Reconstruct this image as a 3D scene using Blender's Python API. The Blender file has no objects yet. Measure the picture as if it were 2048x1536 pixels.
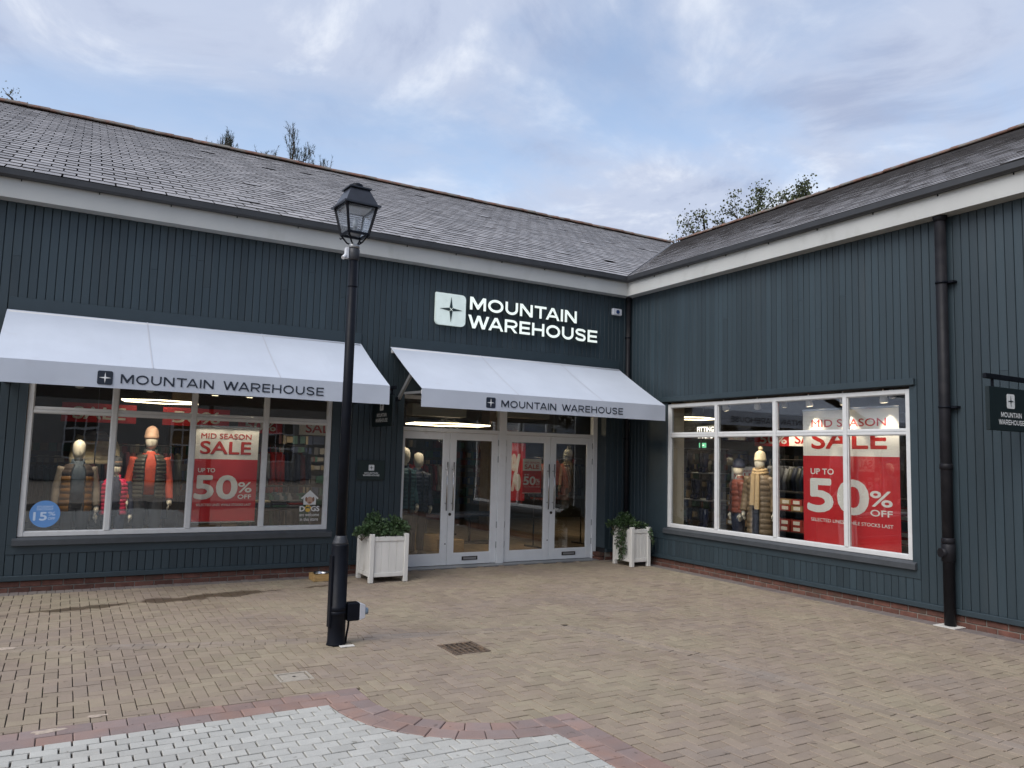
import bpy, math, random
import numpy as np
from mathutils import Vector, Matrix
R = math.radians
random.seed(7)
rng = np.random.default_rng(7)
scene = bpy.context.scene
COL = scene.collection

# ---------------------------------------------------------------- camera
F_PX, PITCH, ROLL, YAW = 1536.185, 0.09324, 0.02642, 0.523275
CAM = Vector((-8.65374, -10.83078, 1.744))
fw = Vector((math.sin(YAW)*math.cos(PITCH), math.cos(YAW)*math.cos(PITCH), math.sin(PITCH)))
rt0 = Vector((math.cos(YAW), -math.sin(YAW), 0)); up0 = rt0.cross(fw)
rt = rt0*math.cos(ROLL) + up0*math.sin(ROLL); up = up0*math.cos(ROLL) - rt0*math.sin(ROLL)
cd = bpy.data.cameras.new('camera'); cam = bpy.data.objects.new('camera', cd); COL.objects.link(cam)
cam.matrix_world = Matrix(((rt.x, up.x, -fw.x, CAM.x), (rt.y, up.y, -fw.y, CAM.y), (rt.z, up.z, -fw.z, CAM.z), (0, 0, 0, 1)))
cd.sensor_width = 36.0; cd.lens = F_PX/2048*36.0; cd.clip_start = 0.05; cd.clip_end = 3000
scene.camera = cam

# ---------------------------------------------------------------- sky, sun, exposure
SUN_AZ, SUN_EL = R(197), R(47)          # direction towards the sun (azimuth from +X, counter-clockwise)
world = bpy.data.worlds.new('World'); scene.world = world; world.use_nodes = True
nt = world.node_tree; nt.nodes.clear(); N = nt.nodes.new; L = nt.links.new
bg = N('ShaderNodeBackground'); wo = N('ShaderNodeOutputWorld'); L(bg.outputs[0], wo.inputs[0])
sky = N('ShaderNodeTexSky'); sky.sky_type = 'NISHITA'; sky.sun_disc = False
sky.sun_elevation = SUN_EL; sky.sun_rotation = R(90) - SUN_AZ
sky.air_density = 1.0; sky.dust_density = 1.5; sky.ozone_density = 1.5
tc = N('ShaderNodeTexCoord')
sep = N('ShaderNodeSeparateXYZ'); L(tc.outputs['Generated'], sep.inputs[0])
def wmath(op, a, b=None, c=None, clamp=False):
    n = N('ShaderNodeMath'); n.operation = op; n.use_clamp = clamp
    for i, v in enumerate((a, b, c)):
        if v is None: continue
        if isinstance(v, (int, float)): n.inputs[i].default_value = v
        else: L(v, n.inputs[i])
    return n.outputs[0]
zz = wmath('ADD', wmath('MAXIMUM', sep.outputs[2], 0.0), 0.30)
cmb = N('ShaderNodeCombineXYZ')
L(wmath('DIVIDE', sep.outputs[0], zz), cmb.inputs[0]); L(wmath('DIVIDE', sep.outputs[1], zz), cmb.inputs[1])
def wnoise(scale, detail, off, dist=0.0, rough=0.55):
    mp = N('ShaderNodeMapping'); mp.inputs['Location'].default_value = off
    L(cmb.outputs[0], mp.inputs[0])
    n = N('ShaderNodeTexNoise'); n.inputs['Scale'].default_value = scale; n.inputs['Detail'].default_value = detail
    n.inputs['Roughness'].default_value = rough; n.inputs['Distortion'].default_value = dist
    L(mp.outputs[0], n.inputs['Vector']); return n.outputs[0]
def wramp(fac, stops):
    r = N('ShaderNodeValToRGB'); L(fac, r.inputs[0]); r.color_ramp.interpolation = 'EASE'
    el = r.color_ramp.elements
    for i, (p, c) in enumerate(stops):
        e = el[i] if i < 2 else el.new(p)
        e.position = p; e.color = (c[0], c[1], c[2], 1)
    return r.outputs[0]
def wmix(f, a, b):
    m = N('ShaderNodeMix'); m.data_type = 'RGBA'
    L(f, m.inputs[0])
    for k, v in ((6, a), (7, b)):
        if isinstance(v, tuple): m.inputs[k].default_value = v
        else: L(v, m.inputs[k])
    return m.outputs[2]
cover = wramp(wnoise(1.7, 7, (3.9, 0.6, 0), 0.4, 0.56), [(0.30, (0, 0, 0)), (0.60, (1, 1, 1))])
shade = wramp(wnoise(3.0, 8, (9.3, 4.2, 0), 0.5, 0.60), [(0.33, (2.55, 3.0, 4.15)), (0.50, (3.5, 3.95, 5.0)), (0.67, (5.3, 5.6, 6.2))])
skyblue = N('ShaderNodeVectorMath'); skyblue.operation = 'MULTIPLY'; L(sky.outputs[0], skyblue.inputs[0]); skyblue.inputs[1].default_value = (1.9, 1.65, 1.45)
L(wmix(cover, skyblue.outputs[0], shade), bg.inputs[0])
bg.inputs[1].default_value = 0.094
sd = bpy.data.lights.new('sun', 'SUN'); sd.energy = 1.5; sd.angle = R(42); sd.color = (1.0, 0.97, 0.93)
sun = bpy.data.objects.new('sun', sd); COL.objects.link(sun)
sdir = Vector((math.cos(SUN_EL)*math.cos(SUN_AZ), math.cos(SUN_EL)*math.sin(SUN_AZ), math.sin(SUN_EL)))
sun.rotation_euler = sdir.to_track_quat('Z', 'Y').to_euler(); sun.location = (-10, -20, 30)
vs = scene.view_settings
vs.view_transform = 'Standard'; vs.look = 'None'; vs.exposure = 0.80; vs.gamma = 1.0; vs.use_curve_mapping = False
scene.render.engine = 'CYCLES'
cy = scene.cycles
cy.use_denoising = True; cy.max_bounces = 8; cy.transparent_max_bounces = 16; cy.glossy_bounces = 4; cy.diffuse_bounces = 3
cy.caustics_reflective = False; cy.caustics_refractive = False; cy.sample_clamp_indirect = 4.0

# ---------------------------------------------------------------- helpers: materials
MATS = {}
def mat(name, color, rough=0.6, var=0.0, vscale=8.0, bump=0.0, bscale=60.0, metal=0.0, isl=0.0, spec=0.5, emit=None, estr=0.0,
        color2=None, stretch=None, coat=0.0, dirt=None, aniso=None, trans=0.0):
    """procedural principled material: noise mottling, per-piece variation, fine bump"""
    if name in MATS: return MATS[name]
    m = bpy.data.materials.new(name); m.use_nodes = True; MATS[name] = m
    t = m.node_tree; n = t.nodes; l = t.links.new
    b = n['Principled BSDF']
    b.inputs['Base Color'].default_value = (*color, 1); b.inputs['Roughness'].default_value = rough
    b.inputs['Metallic'].default_value = metal; b.inputs['Specular IOR Level'].default_value = spec
    if coat: b.inputs['Coat Weight'].default_value = coat
    if emit: b.inputs['Emission Color'].default_value = (*emit, 1); b.inputs['Emission Strength'].default_value = estr
    if trans: b.inputs['Transmission Weight'].default_value = trans
    geo = n.new('ShaderNodeNewGeometry')
    vec = geo.outputs['Position']
    if stretch:
        mp = n.new('ShaderNodeMapping'); mp.inputs['Scale'].default_value = stretch; l(vec, mp.inputs[0]); vec = mp.outputs[0]
    def noise(scale, detail=4.0):
        x = n.new('ShaderNodeTexNoise'); x.inputs['Scale'].default_value = scale; x.inputs['Detail'].default_value = detail
        l(vec, x.inputs['Vector']); return x.outputs[0]
    col = None
    if color2 or var:
        r = n.new('ShaderNodeMapRange'); l(noise(vscale), r.inputs[0]); r.inputs[1].default_value = 0.3; r.inputs[2].default_value = 0.7
        mx = n.new('ShaderNodeMix'); mx.data_type = 'RGBA'; l(r.outputs[0], mx.inputs[0])
        if color2: a, c = color, color2
        else: a, c = tuple(x*(1-var) for x in color), tuple(min(1, x*(1+var)) for x in color)
        mx.inputs[6].default_value = (*a, 1); mx.inputs[7].default_value = (*c, 1); col = mx.outputs[2]
        rr = n.new('ShaderNodeMapRange'); l(noise(vscale*2.3), rr.inputs[0]); rr.inputs[3].default_value = max(0.03, rough-0.12); rr.inputs[4].default_value = min(1, rough+0.12)
        l(rr.outputs[0], b.inputs['Roughness'])
    if isl:
        oi = n.new('ShaderNodeObjectInfo')
        ad = n.new('ShaderNodeMath'); ad.operation = 'ADD'; l(geo.outputs['Random Per Island'], ad.inputs[0]); l(oi.outputs['Random'], ad.inputs[1])
        fr = n.new('ShaderNodeMath'); fr.operation = 'FRACT'; l(ad.outputs[0], fr.inputs[0])
        mr = n.new('ShaderNodeMapRange'); l(fr.outputs[0], mr.inputs[0]); mr.inputs[3].default_value = 1-isl; mr.inputs[4].default_value = 1+isl
        hs = n.new('ShaderNodeHueSaturation'); l(mr.outputs[0], hs.inputs['Value'])
        if col is None: hs.inputs['Color'].default_value = (*color, 1)
        else: l(col, hs.inputs['Color'])
        col = hs.outputs[0]
    if dirt:                                     # blotchy grime / lichen with its own shape
        dcol, lo, hi, sc = dirt
        x = noise(sc, 7.0); mr = n.new('ShaderNodeMapRange'); l(x, mr.inputs[0]); mr.inputs[1].default_value = lo; mr.inputs[2].default_value = hi
        mx = n.new('ShaderNodeMix'); mx.data_type = 'RGBA'; l(mr.outputs[0], mx.inputs[0])
        if col is None: mx.inputs[6].default_value = (*color, 1)
        else: l(col, mx.inputs[6])
        mx.inputs[7].default_value = (*dcol, 1); col = mx.outputs[2]
    if col is not None: l(col, b.inputs['Base Color'])
    if bump:
        bp = n.new('ShaderNodeBump'); bp.inputs['Strength'].default_value = bump; bp.inputs['Distance'].default_value = 0.01
        l(noise(bscale, 6.0), bp.inputs['Height']); l(bp.outputs[0], b.inputs['Normal'])
    return m

def glass_mat(name, tint, boost=1.35, milk=0.0):
    m = bpy.data.materials.new(name); m.use_nodes = True; t = m.node_tree; n = t.nodes; l = t.links.new
    n.remove(n['Principled BSDF']); out = n['Material Output']
    tr = n.new('ShaderNodeBsdfTransparent'); tr.inputs[0].default_value = (*tint, 1)
    gl = n.new('ShaderNodeBsdfGlossy'); gl.inputs['Roughness'].default_value = 0.0; gl.inputs[0].default_value = (0.95, 0.97, 1, 1)
    ge = n.new('ShaderNodeNewGeometry')          # Schlick reflectance, the same from both sides of the thin sheet
    dt = n.new('ShaderNodeVectorMath'); dt.operation = 'DOT_PRODUCT'; l(ge.outputs['Normal'], dt.inputs[0]); l(ge.outputs['Incoming'], dt.inputs[1])
    def mm(op, a, b_=None):
        x = n.new('ShaderNodeMath'); x.operation = op; x.use_clamp = (op == 'MULTIPLY_ADD')
        for i, v in enumerate((a, b_)):
            if v is None: continue
            if isinstance(v, (int, float)): x.inputs[i].default_value = v
            else: l(v, x.inputs[i])
        return x
    mu = mm('MULTIPLY_ADD', mm('POWER', mm('SUBTRACT', 1.0, mm('ABSOLUTE', dt.outputs['Value']).outputs[0]).outputs[0], 5.0).outputs[0], 0.9*boost); mu.inputs[2].default_value = 0.04*boost
    # faint waviness of the sheet
    nz = n.new('ShaderNodeTexNoise'); nz.inputs['Scale'].default_value = 1.6; l(ge.outputs['Position'], nz.inputs['Vector'])
    bp = n.new('ShaderNodeBump'); bp.inputs['Strength'].default_value = 0.05; bp.inputs['Distance'].default_value = 0.02; l(nz.outputs[0], bp.inputs['Height']); l(bp.outputs[0], gl.inputs['Normal'])
    mx = n.new('ShaderNodeMixShader'); l(mu.outputs[0], mx.inputs[0]); l(tr.outputs[0], mx.inputs[1]); l(gl.outputs[0], mx.inputs[2])
    last = mx.outputs[0]
    if milk:
        df = n.new('ShaderNodeBsdfTranslucent'); df.inputs[0].default_value = (0.9, 0.92, 0.95, 1)
        d2 = n.new('ShaderNodeBsdfDiffuse'); d2.inputs[0].default_value = (0.8, 0.83, 0.86, 1)
        m2 = n.new('ShaderNodeMixShader'); l(df.outputs[0], m2.inputs[1]); l(d2.outputs[0], m2.inputs[2])
        m3 = n.new('ShaderNodeMixShader'); m3.inputs[0].default_value = milk; l(last, m3.inputs[1]); l(m2.outputs[0], m3.inputs[2]); last = m3.outputs[0]
    l(last, out.inputs[0]); MATS[name] = m; return m

# ---------------------------------------------------------------- helpers: objects
WO = {}
def tagged(o, label=None, cat=None, group=None, kind=None):
    if label: o['label'] = label
    if cat: o['category'] = cat
    if group: o['group'] = group
    if kind: o['kind'] = kind
    return o
def thing(name, label, cat, loc=(0, 0, 0), rz=0.0, group=None):
    o = bpy.data.objects.new(name, None); COL.objects.link(o); o.empty_display_size = 0.2
    o.location = loc; o.rotation_euler = (0, 0, rz); WO[o] = Vector(loc) if rz == 0 else None
    return tagged(o, label, cat, group)
def origin(parent):
    return WO.get(parent, Vector((0, 0, 0))) or Vector((0, 0, 0))
def link(me, name, parent=None, loc=None, rot=None):
    o = bpy.data.objects.new(name, me); COL.objects.link(o)
    if parent is not None:
        o.parent = parent; WO[o] = WO.get(parent)
    if loc is not None: o.location = Vector(loc) - (origin(parent) if parent is not None else Vector((0, 0, 0)))
    if rot is not None: o.rotation_euler = rot
    return o

class MB:
    """collects faces for ONE mesh object (world coordinates unless the parent is rotated)"""
    def __init__(s): s.v = []; s.f = []; s.sm = []
    def add(s, vs, fs, smooth=False):
        k = len(s.v); s.v += [tuple(p) for p in vs]; s.f += [tuple(i+k for i in f) for f in fs]; s.sm += [smooth]*len(fs); return s
    def box(s, a, b, ch=0.0):
        x0, y0, z0 = (min(a[i], b[i]) for i in range(3)); x1, y1, z1 = (max(a[i], b[i]) for i in range(3))
        if ch <= 0 or min(x1-x0, y1-y0, z1-z0) < 2.2*ch:
            return s.add([(x0,y0,z0),(x1,y0,z0),(x1,y1,z0),(x0,y1,z0),(x0,y0,z1),(x1,y0,z1),(x1,y1,z1),(x0,y1,z1)],
                         [(0,3,2,1),(4,5,6,7),(0,1,5,4),(1,2,6,5),(2,3,7,6),(3,0,4,7)])
        vs = []; idx = {}
        for i, x in enumerate((x0, x1)):
            for j, y in enumerate((y0, y1)):
                for k, z in enumerate((z0, z1)):
                    sx, sy, sz = (1-2*i)*ch, (1-2*j)*ch, (1-2*k)*ch
                    for ax, p in enumerate(((x, y+sy, z+sz), (x+sx, y, z+sz), (x+sx, y+sy, z))):
                        idx[(i, j, k, ax)] = len(vs); vs.append(p)
        fs = []
        for ax in range(3):
            o1, o2 = (ax+1) % 3, (ax+2) % 3
            for e in (0, 1):
                q = []
                for (u, w) in ((0, 0), (1, 0), (1, 1), (0, 1)):
                    c = [0, 0, 0]; c[ax] = e; c[o1] = u; c[o2] = w; q.append(idx[(*c, ax)])
                fs.append(tuple(q if e else q[::-1]))
        for ax in range(3):
            o1, o2 = (ax+1) % 3, (ax+2) % 3
            for u in (0, 1):
                for w in (0, 1):
                    c0 = [0, 0, 0]; c0[o1] = u; c0[o2] = w; c1 = list(c0); c1[ax] = 1
                    q = (idx[(*c0, o1)], idx[(*c1, o1)], idx[(*c1, o2)], idx[(*c0, o2)])
                    fs.append(q if (u == w) == False else q[::-1])
        for i in (0, 1):
            for j in (0, 1):
                for k in (0, 1):
                    q = (idx[(i, j, k, 0)], idx[(i, j, k, 1)], idx[(i, j, k, 2)])
                    fs.append(q if (i+j+k) % 2 else q[::-1])
        return s.add(vs, fs)
    def prism(s, pts, fn0, fn1, smooth=False):
        """polygon pts (2D), mapped by fn0/fn1 to the two end caps"""
        n = len(pts); vs = [fn0(p) for p in pts] + [fn1(p) for p in pts]
        fs = [tuple(range(n-1, -1, -1)), tuple(range(n, 2*n))] + [(i, (i+1) % n, n+(i+1) % n, n+i) for i in range(n)]
        return s.add(vs, fs, smooth)
    def bar(s, a, b, w, h=None, upv=(0, 0, 1)):
        a, b = Vector(a), Vector(b); h = h or w; d = (b-a).normalized(); u = Vector(upv)
        if abs(d.dot(u)) > 0.97: u = Vector((0, 1, 0))
        x = d.cross(u).normalized()*w/2; y = x.cross(d).normalized()*h/2
        vs = [a-x-y, a+x-y, a+x+y, a-x+y, b-x-y, b+x-y, b+x+y, b-x+y]
        return s.add(vs, [(0,3,2,1),(4,5,6,7),(0,1,5,4),(1,2,6,5),(2,3,7,6),(3,0,4,7)])
    def tube(s, pts, r, n=10, cap=True):
        pts = [Vector(p) for p in pts]; rs = r if isinstance(r, (list, tuple)) else [r]*len(pts)
        ref = Vector((0, 0, 1)); vs = []; m = len(pts); px = None
        for i, p in enumerate(pts):
            d = (pts[min(i+1, m-1)] - pts[max(i-1, 0)]).normalized()
            if px is None:
                x = d.cross(ref)
                if x.length < 0.2: x = d.cross(Vector((0, 1, 0)))
            else: x = px - d*px.dot(d)
            x.normalize(); px = x; y = d.cross(x)
            for k in range(n):
                a = 2*math.pi*k/n; vs.append(p + (x*math.cos(a) + y*math.sin(a))*rs[i])
        fs = [(i*n+k, i*n+(k+1) % n, (i+1)*n+(k+1) % n, (i+1)*n+k) for i in range(m-1) for k in range(n)]
        s.add(vs, fs, True)
        if cap: s.f += [tuple(len(s.v)-m*n+k for k in range(n-1, -1, -1)), tuple(len(s.v)-n+k for k in range(n))]; s.sm += [False, False]
        return s
    def lathe(s, prof, c=(0, 0, 0), n=20, smooth=True):
        vs = []; m = len(prof)
        for (r, z) in prof:
            for k in range(n):
                a = 2*math.pi*k/n; vs.append((c[0]+r*math.cos(a), c[1]+r*math.sin(a), c[2]+z))
        fs = [(i*n+k, i*n+(k+1) % n, (i+1)*n+(k+1) % n, (i+1)*n+k) for i in range(m-1) for k in range(n)]
        s.add(vs, fs, smooth)
        k0 = len(s.v)-m*n
        if prof[0][0] > 1e-4: s.f.append(tuple(k0+k for k in range(n-1, -1, -1))); s.sm.append(False)
        if prof[-1][0] > 1e-4: s.f.append(tuple(len(s.v)-n+k for k in range(n))); s.sm.append(False)
        return s
    def loft(s, rings, n=14, a0=None, a1=None, cap=True):
        """rings: (cx, cy, cz, rx, ry); partial angle range gives an open shell"""
        full = a0 is None; vs = []; m = len(rings); kk = n if full else n+1
        for (cx, cy, cz, rx, ry) in rings:
            for k in range(kk):
                a = 2*math.pi*k/n if full else a0+(a1-a0)*k/n
                vs.append((cx+rx*math.cos(a), cy+ry*math.sin(a), cz))
        fs = []
        for i in range(m-1):
            for k in range(n):
                k2 = (k+1) % kk; fs.append((i*kk+k, i*kk+k2, (i+1)*kk+k2, (i+1)*kk+k))
        b = len(s.v); s.add(vs, fs, True)
        if cap and full: s.f += [tuple(b+k for k in range(n-1, -1, -1)), tuple(b+(m-1)*n+k for k in range(n))]; s.sm += [True, True]
        return s
    def mesh(s, name, m, off=None):
        me = bpy.data.meshes.new(name)
        v = s.v if off is None else [(p[0]-off[0], p[1]-off[1], p[2]-off[2]) for p in s.v]
        me.from_pydata(v, [], s.f); me.polygons.foreach_set('use_smooth', s.sm)
        if m is not None: me.materials.append(m)
        me.update(); return me
    def build(s, name, m, parent=None, bevel=0.0, fix=False, kind=None, label=None):
        me = s.mesh(name, m, origin(parent) if parent is not None else None)
        if fix:
            import bmesh
            bm = bmesh.new(); bm.from_mesh(me); bmesh.ops.recalc_face_normals(bm, faces=bm.faces); bm.to_mesh(me); bm.free()
        o = link(me, name, parent)
        if bevel:
            b = o.modifiers.new('bevel', 'BEVEL'); b.width = bevel; b.segments = 2; b.limit_method = 'ANGLE'; b.angle_limit = R(40)
        if kind: o['kind'] = kind
        if label: o['label'] = label
        return o

def copy_tree(o, parent=None):
    c = o.copy(); COL.objects.link(c)
    if parent is not None: c.parent = parent
    for ch in list(o.children): copy_tree(ch, c)
    return c

# lettering: flat glyph meshes fitted to a box
def glyphs(body, bold=0.0, depth=0.0):
    c = bpy.data.curves.new('glyph', 'FONT'); c.body = body; c.offset = bold; c.extrude = depth; c.resolution_u = 4
    o = bpy.data.objects.new('glyph', c); COL.objects.link(o)
    bpy.context.view_layer.update()
    me = bpy.data.meshes.new_from_object(o.evaluated_get(bpy.context.evaluated_depsgraph_get()))
    n = len(me.vertices); co = np.empty(n*3); me.vertices.foreach_get('co', co); co = co.reshape(n, 3)
    polys = [tuple(p.vertices) for p in me.polygons]
    bpy.data.objects.remove(o); bpy.data.curves.remove(c); bpy.data.meshes.remove(me)
    return co, polys
def lettering(name, body, m, parent, P0, ux, uy, w, h, bold=0.03, depth=0.0):
    """body fitted into w x h; P0 lower-left corner, ux / uy unit vectors of the text plane"""
    co, polys = glyphs(body, 0.0, 0.1 if depth else 0.0)
    mn, mxx = co.min(0), co.max(0)
    q = (co[:, :2]-mn[:2])/(mxx[:2]-mn[:2]+1e-9)*np.array([w, h])
    ux, uy, P0 = Vector(ux), Vector(uy), Vector(P0); nn = ux.cross(uy)
    mb = MB(); vs = [P0+ux*float(a)+uy*float(b)+nn*(depth*(0.5+float(z)*5) if depth else 0) for (a, b), z in zip(q, co[:, 2])]
    bb = bold*h
    for i, (sx_, sy_) in enumerate(((0, 0), (1, 0), (-1, 0), (0, 1), (0, -1), (.7, .7), (-.7, .7), (.7, -.7), (-.7, -.7))):     # heavier weight: the outline stepped out on all sides
        o_ = ux*(sx_*bb)+uy*(sy_*bb)-nn*(0.00012*i); mb.add([v+o_ for v in vs], polys)
    return mb.build(name, m, parent)
# the shop's wide sans capitals, drawn as strokes on a unit cap height
def stroke(pts, t):
    out = []; L_, R_ = [], []
    for i, p in enumerate(pts):
        a, b = pts[max(i-1, 0)], pts[min(i+1, len(pts)-1)]; d = math.hypot(b[0]-a[0], b[1]-a[1]); nx, ny = -(b[1]-a[1])/d*t/2, (b[0]-a[0])/d*t/2
        L_.append((p[0]+nx, p[1]+ny)); R_.append((p[0]-nx, p[1]-ny))
    return [[L_[i], L_[i+1], R_[i+1], R_[i]] for i in range(len(pts)-1)]
def catmull(P, k=5):
    P = [P[0]]+list(P)+[P[-1]]; out = []
    for i in range(1, len(P)-2):
        for j in range(k):
            u = j/k; a, b, c, d = P[i-1], P[i], P[i+1], P[i+2]
            out.append(tuple(0.5*(2*b[q]+(c[q]-a[q])*u+(2*a[q]-5*b[q]+4*c[q]-d[q])*u*u+(3*b[q]-a[q]-3*c[q]+d[q])*u**3) for q in (0, 1)))
    return out+[P[-2]]
def ell(cx, cy, rx, ry, a0, a1, n): return [(cx+rx*math.cos(R(a0+(a1-a0)*i/n)), cy+ry*math.sin(R(a0+(a1-a0)*i/n))) for i in range(n+1)]
def wide_cap(c, t):
    h = t*0.92; bar = lambda x0, y0, x1, y1: [(x0, y0), (x1, y0), (x1, y1), (x0, y1)]
    if c == 'M': w = 1.26; return w, [[(0, 0), (0, 1), (t*1.25, 1), (w/2, .40), (w-t*1.25, 1), (w, 1), (w, 0), (w-t, 0), (w-t, 1-t*1.7), (w/2+t*.32, .06), (w/2-t*.32, .06), (t, 1-t*1.7), (t, 0)][::-1]]
    if c == 'N': w = 1.08; return w, [[(0, 0), (0, 1), (t*1.15, 1), (w-t, t*1.5), (w-t, 1), (w, 1), (w, 0), (w-t*1.15, 0), (t, 1-t*1.5), (t, 0)][::-1]]
    if c == 'T': w = 1.02; return w, [bar(0, 1-h, w, 1), bar(w/2-t/2, 0, w/2+t/2, 1-h)]
    if c == 'I': return t, [bar(0, 0, t, 1)]
    if c == 'H': w = 1.06; return w, [bar(0, 0, t, 1), bar(w-t, 0, w, 1), bar(t, .5-h/2, w-t, .5+h/2)]
    if c == 'E': w = .90; return w, [bar(0, 0, t, 1), bar(t, 0, w, h), bar(t, .5-h/2, w*.95, .5+h/2), bar(t, 1-h, w, 1)]
    if c == 'A':
        w = 1.22; m = w/2; k = t*1.12; f = (m-k*.55)        # outer foot to apex
        lt = [(0, 0), (k, 0), (k+.22*f-.02, .22), (m, .22), (m, .22+h), (k+(.22+h)*f-.02, .22+h), (m, 1-t*1.1), (m, 1), (m-k*.55, 1)]
        return w, [lt, [(w-p[0], p[1]) for p in lt][::-1]]
    if c == 'W':
        w = 1.66; k = t*1.12
        return w, [[(0, 1), (k, 1), (.46, .30), (w/2-k*.52, 1), (w/2+k*.52, 1), (w-.46, .30), (w-k, 1), (w, 1), (w-.46+k*.52, 0), (w-.46-k*.52, 0), (w/2, .66), (.46+k*.52, 0), (.46-k*.52, 0)][::-1]]
    if c == 'O': w = 1.24; return w, stroke(ell(w/2, .5, w/2-t/2, .5-h/2, 0, 360, 36), t)
    if c == 'U':
        w = 1.04; return w, stroke([(t/2, 1), (t/2, .46)]+ell(w/2, .44, w/2-t/2, .44-h/2, 180, 360, 16)+[(w-t/2, .46), (w-t/2, 1)], t)
    if c == 'S':
        w = .98; a, b = h/2, 1-h/2
        return w, stroke(catmull([(w-.10, .76), (w-.22, b-.035), (.5, b), (.24, b-.02), (t*.55, .735), (.25, .575), (.5, .515), (.76, .44), (w-t*.55, .275), (.76, a+.02), (.5, a), (.22, a+.04), (.08, .25)]), t*.97)
    if c == 'R':
        w = 1.06; y = .68; ry = (1-h/2)-y
        bowl = [(t, 1-h/2), (w*.58, 1-h/2)]+ell(w*.60, y, w*.40-t/2, ry, 80, -80, 12)+[(w*.58, y-ry), (t, y-ry)]
        return w, [bar(0, 0, t, 1)]+stroke(bowl, h)+[[(w*.46, y-ry-h/2), (w*.46+t*1.2, y-ry-h/2), (w, 0), (w-t*1.25, 0)][::-1]]
def brand(words, m, parent, P0, ux, uy, w, h, t=0.19, gap=0.13, space=0.75, depth=0.0, split=False):
    """a line of wide capitals fitted to w x h; split makes every letter an object of its own"""
    tot = 0; lay = []
    for wi, word in enumerate(words.split()):
        if wi: tot += space
        for i, c in enumerate(word):
            cw, polys = wide_cap(c, t)
            if i: tot += gap-(0.22 if word[i-1:i+1] in ('TA', 'WA') else 0.06 if word[i-1:i+1] in ('AR', 'AI') else 0)
            lay.append((tot, polys)); tot += cw
    k = w/tot; ux, uy, P0 = Vector(ux), Vector(uy), Vector(P0); nn = ux.cross(uy); mb = MB()
    for (x, polys) in lay:
        for pl_ in polys:
            q = [P0+ux*((x+p[0])*k)+uy*(p[1]*h) for p in pl_]; n_ = len(q)
            if depth: mb.add(q+[p+nn*depth for p in q], [tuple(range(n_-1, -1, -1)), tuple(range(n_, 2*n_))]+[(i, (i+1) % n_, n_+(i+1) % n_, n_+i) for i in range(n_)])
            else: mb.add(q, [tuple(range(n_))])
        if split:
            lo_ = mb.build('letter', m, parent, fix=True); lo_.data.materials.append(SIGNBLK)
            for p_ in lo_.data.polygons:
                if abs(p_.normal.dot(nn)) < 0.5: p_.material_index = 1
            mb = MB()
    if not split: return mb.build('lettering', m, parent)
def star_pts(cx, cy, r, k=0.17):
    pts = []
    for i in range(4):
        a = math.pi/2*i
        pts.append((cx+r*math.cos(a), cy+r*math.sin(a)))
        b = a+math.pi/4; pts.append((cx+r*k*math.cos(b)*1.1, cy+r*k*math.sin(b)*1.1))
    return pts
def round_rect(w, h, r, sharp=()):
    pts = []
    for i, (cx, cy, a0) in enumerate(((w-r, r, -90), (w-r, h-r, 0), (r, h-r, 90), (r, r, 180))):
        if i in sharp: pts.append(((w, 0), (w, h), (0, h), (0, 0))[i]); continue
        for k in range(6): a = R(a0+18*k); pts.append((cx+r*math.cos(a), cy+r*math.sin(a)))
    return pts
def plate(name, pts, m, parent, P0, ux, uy, d0, d1):
    ux, uy, P0 = Vector(ux), Vector(uy), Vector(P0); nn = ux.cross(uy)
    return MB().prism(pts, lambda p: P0+ux*p[0]+uy*p[1]+nn*d0, lambda p: P0+ux*p[0]+uy*p[1]+nn*d1).build(name, m, parent)
def emblem(parent, P0, ux, uy, s, m_sq, m_star, d=0.003, sharp=()):
    """square badge with a four pointed star: P0 lower-left"""
    sq = plate('emblem', round_rect(s, s, s*0.13, sharp), m_sq, parent, P0, ux, uy, 0.0, d)
    plate('star', star_pts(s/2, s/2, s*0.40), m_star, sq, P0, ux, uy, d+0.0005, d+0.0025)
    return sq

def clip(poly, a, b, c):
    """keep the part of a convex polygon with a*x+b*y <= c"""
    out = []
    for i in range(len(poly)):
        p, q = poly[i], poly[(i+1) % len(poly)]; dp, dq = a*p[0]+b*p[1]-c, a*q[0]+b*q[1]-c
        if dp <= 0: out.append(p)
        if (dp < 0) != (dq < 0) and abs(dp-dq) > 1e-12:
            t = dp/(dp-dq); out.append((p[0]+(q[0]-p[0])*t, p[1]+(q[1]-p[1])*t))
    return out
def area(poly): return 0.5*abs(sum(poly[i][0]*poly[(i+1) % len(poly)][1]-poly[(i+1) % len(poly)][0]*poly[i][1] for i in range(len(poly))))
def inset(poly, g):
    n = len(poly); out = []
    for i in range(n):
        p, q, r_ = poly[i-1], poly[i], poly[(i+1) % n]
        e1 = (q[0]-p[0], q[1]-p[1]); e2 = (r_[0]-q[0], r_[1]-q[1]); l1 = math.hypot(*e1)+1e-9; l2 = math.hypot(*e2)+1e-9
        n1 = (-e1[1]/l1, e1[0]/l1); n2 = (-e2[1]/l2, e2[0]/l2); k = max(0.35, 1+n1[0]*n2[0]+n1[1]*n2[1])
        out.append((q[0]+(n1[0]+n2[0])/k*g, q[1]+(n1[1]+n2[1])/k*g))
    return out
def minus_rect(poly, rc):
    a0, b0, a1, b1 = rc; out = [clip(poly, 1, 0, a0), clip(poly, -1, 0, -a1)]
    mid = clip(clip(poly, -1, 0, -a0), 1, 0, a1)
    if len(mid) >= 3: out += [clip(mid, 0, 1, b0), clip(mid, 0, -1, -b1)]
    return [p for p in out if len(p) >= 3 and area(p) > 0.0006]
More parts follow.
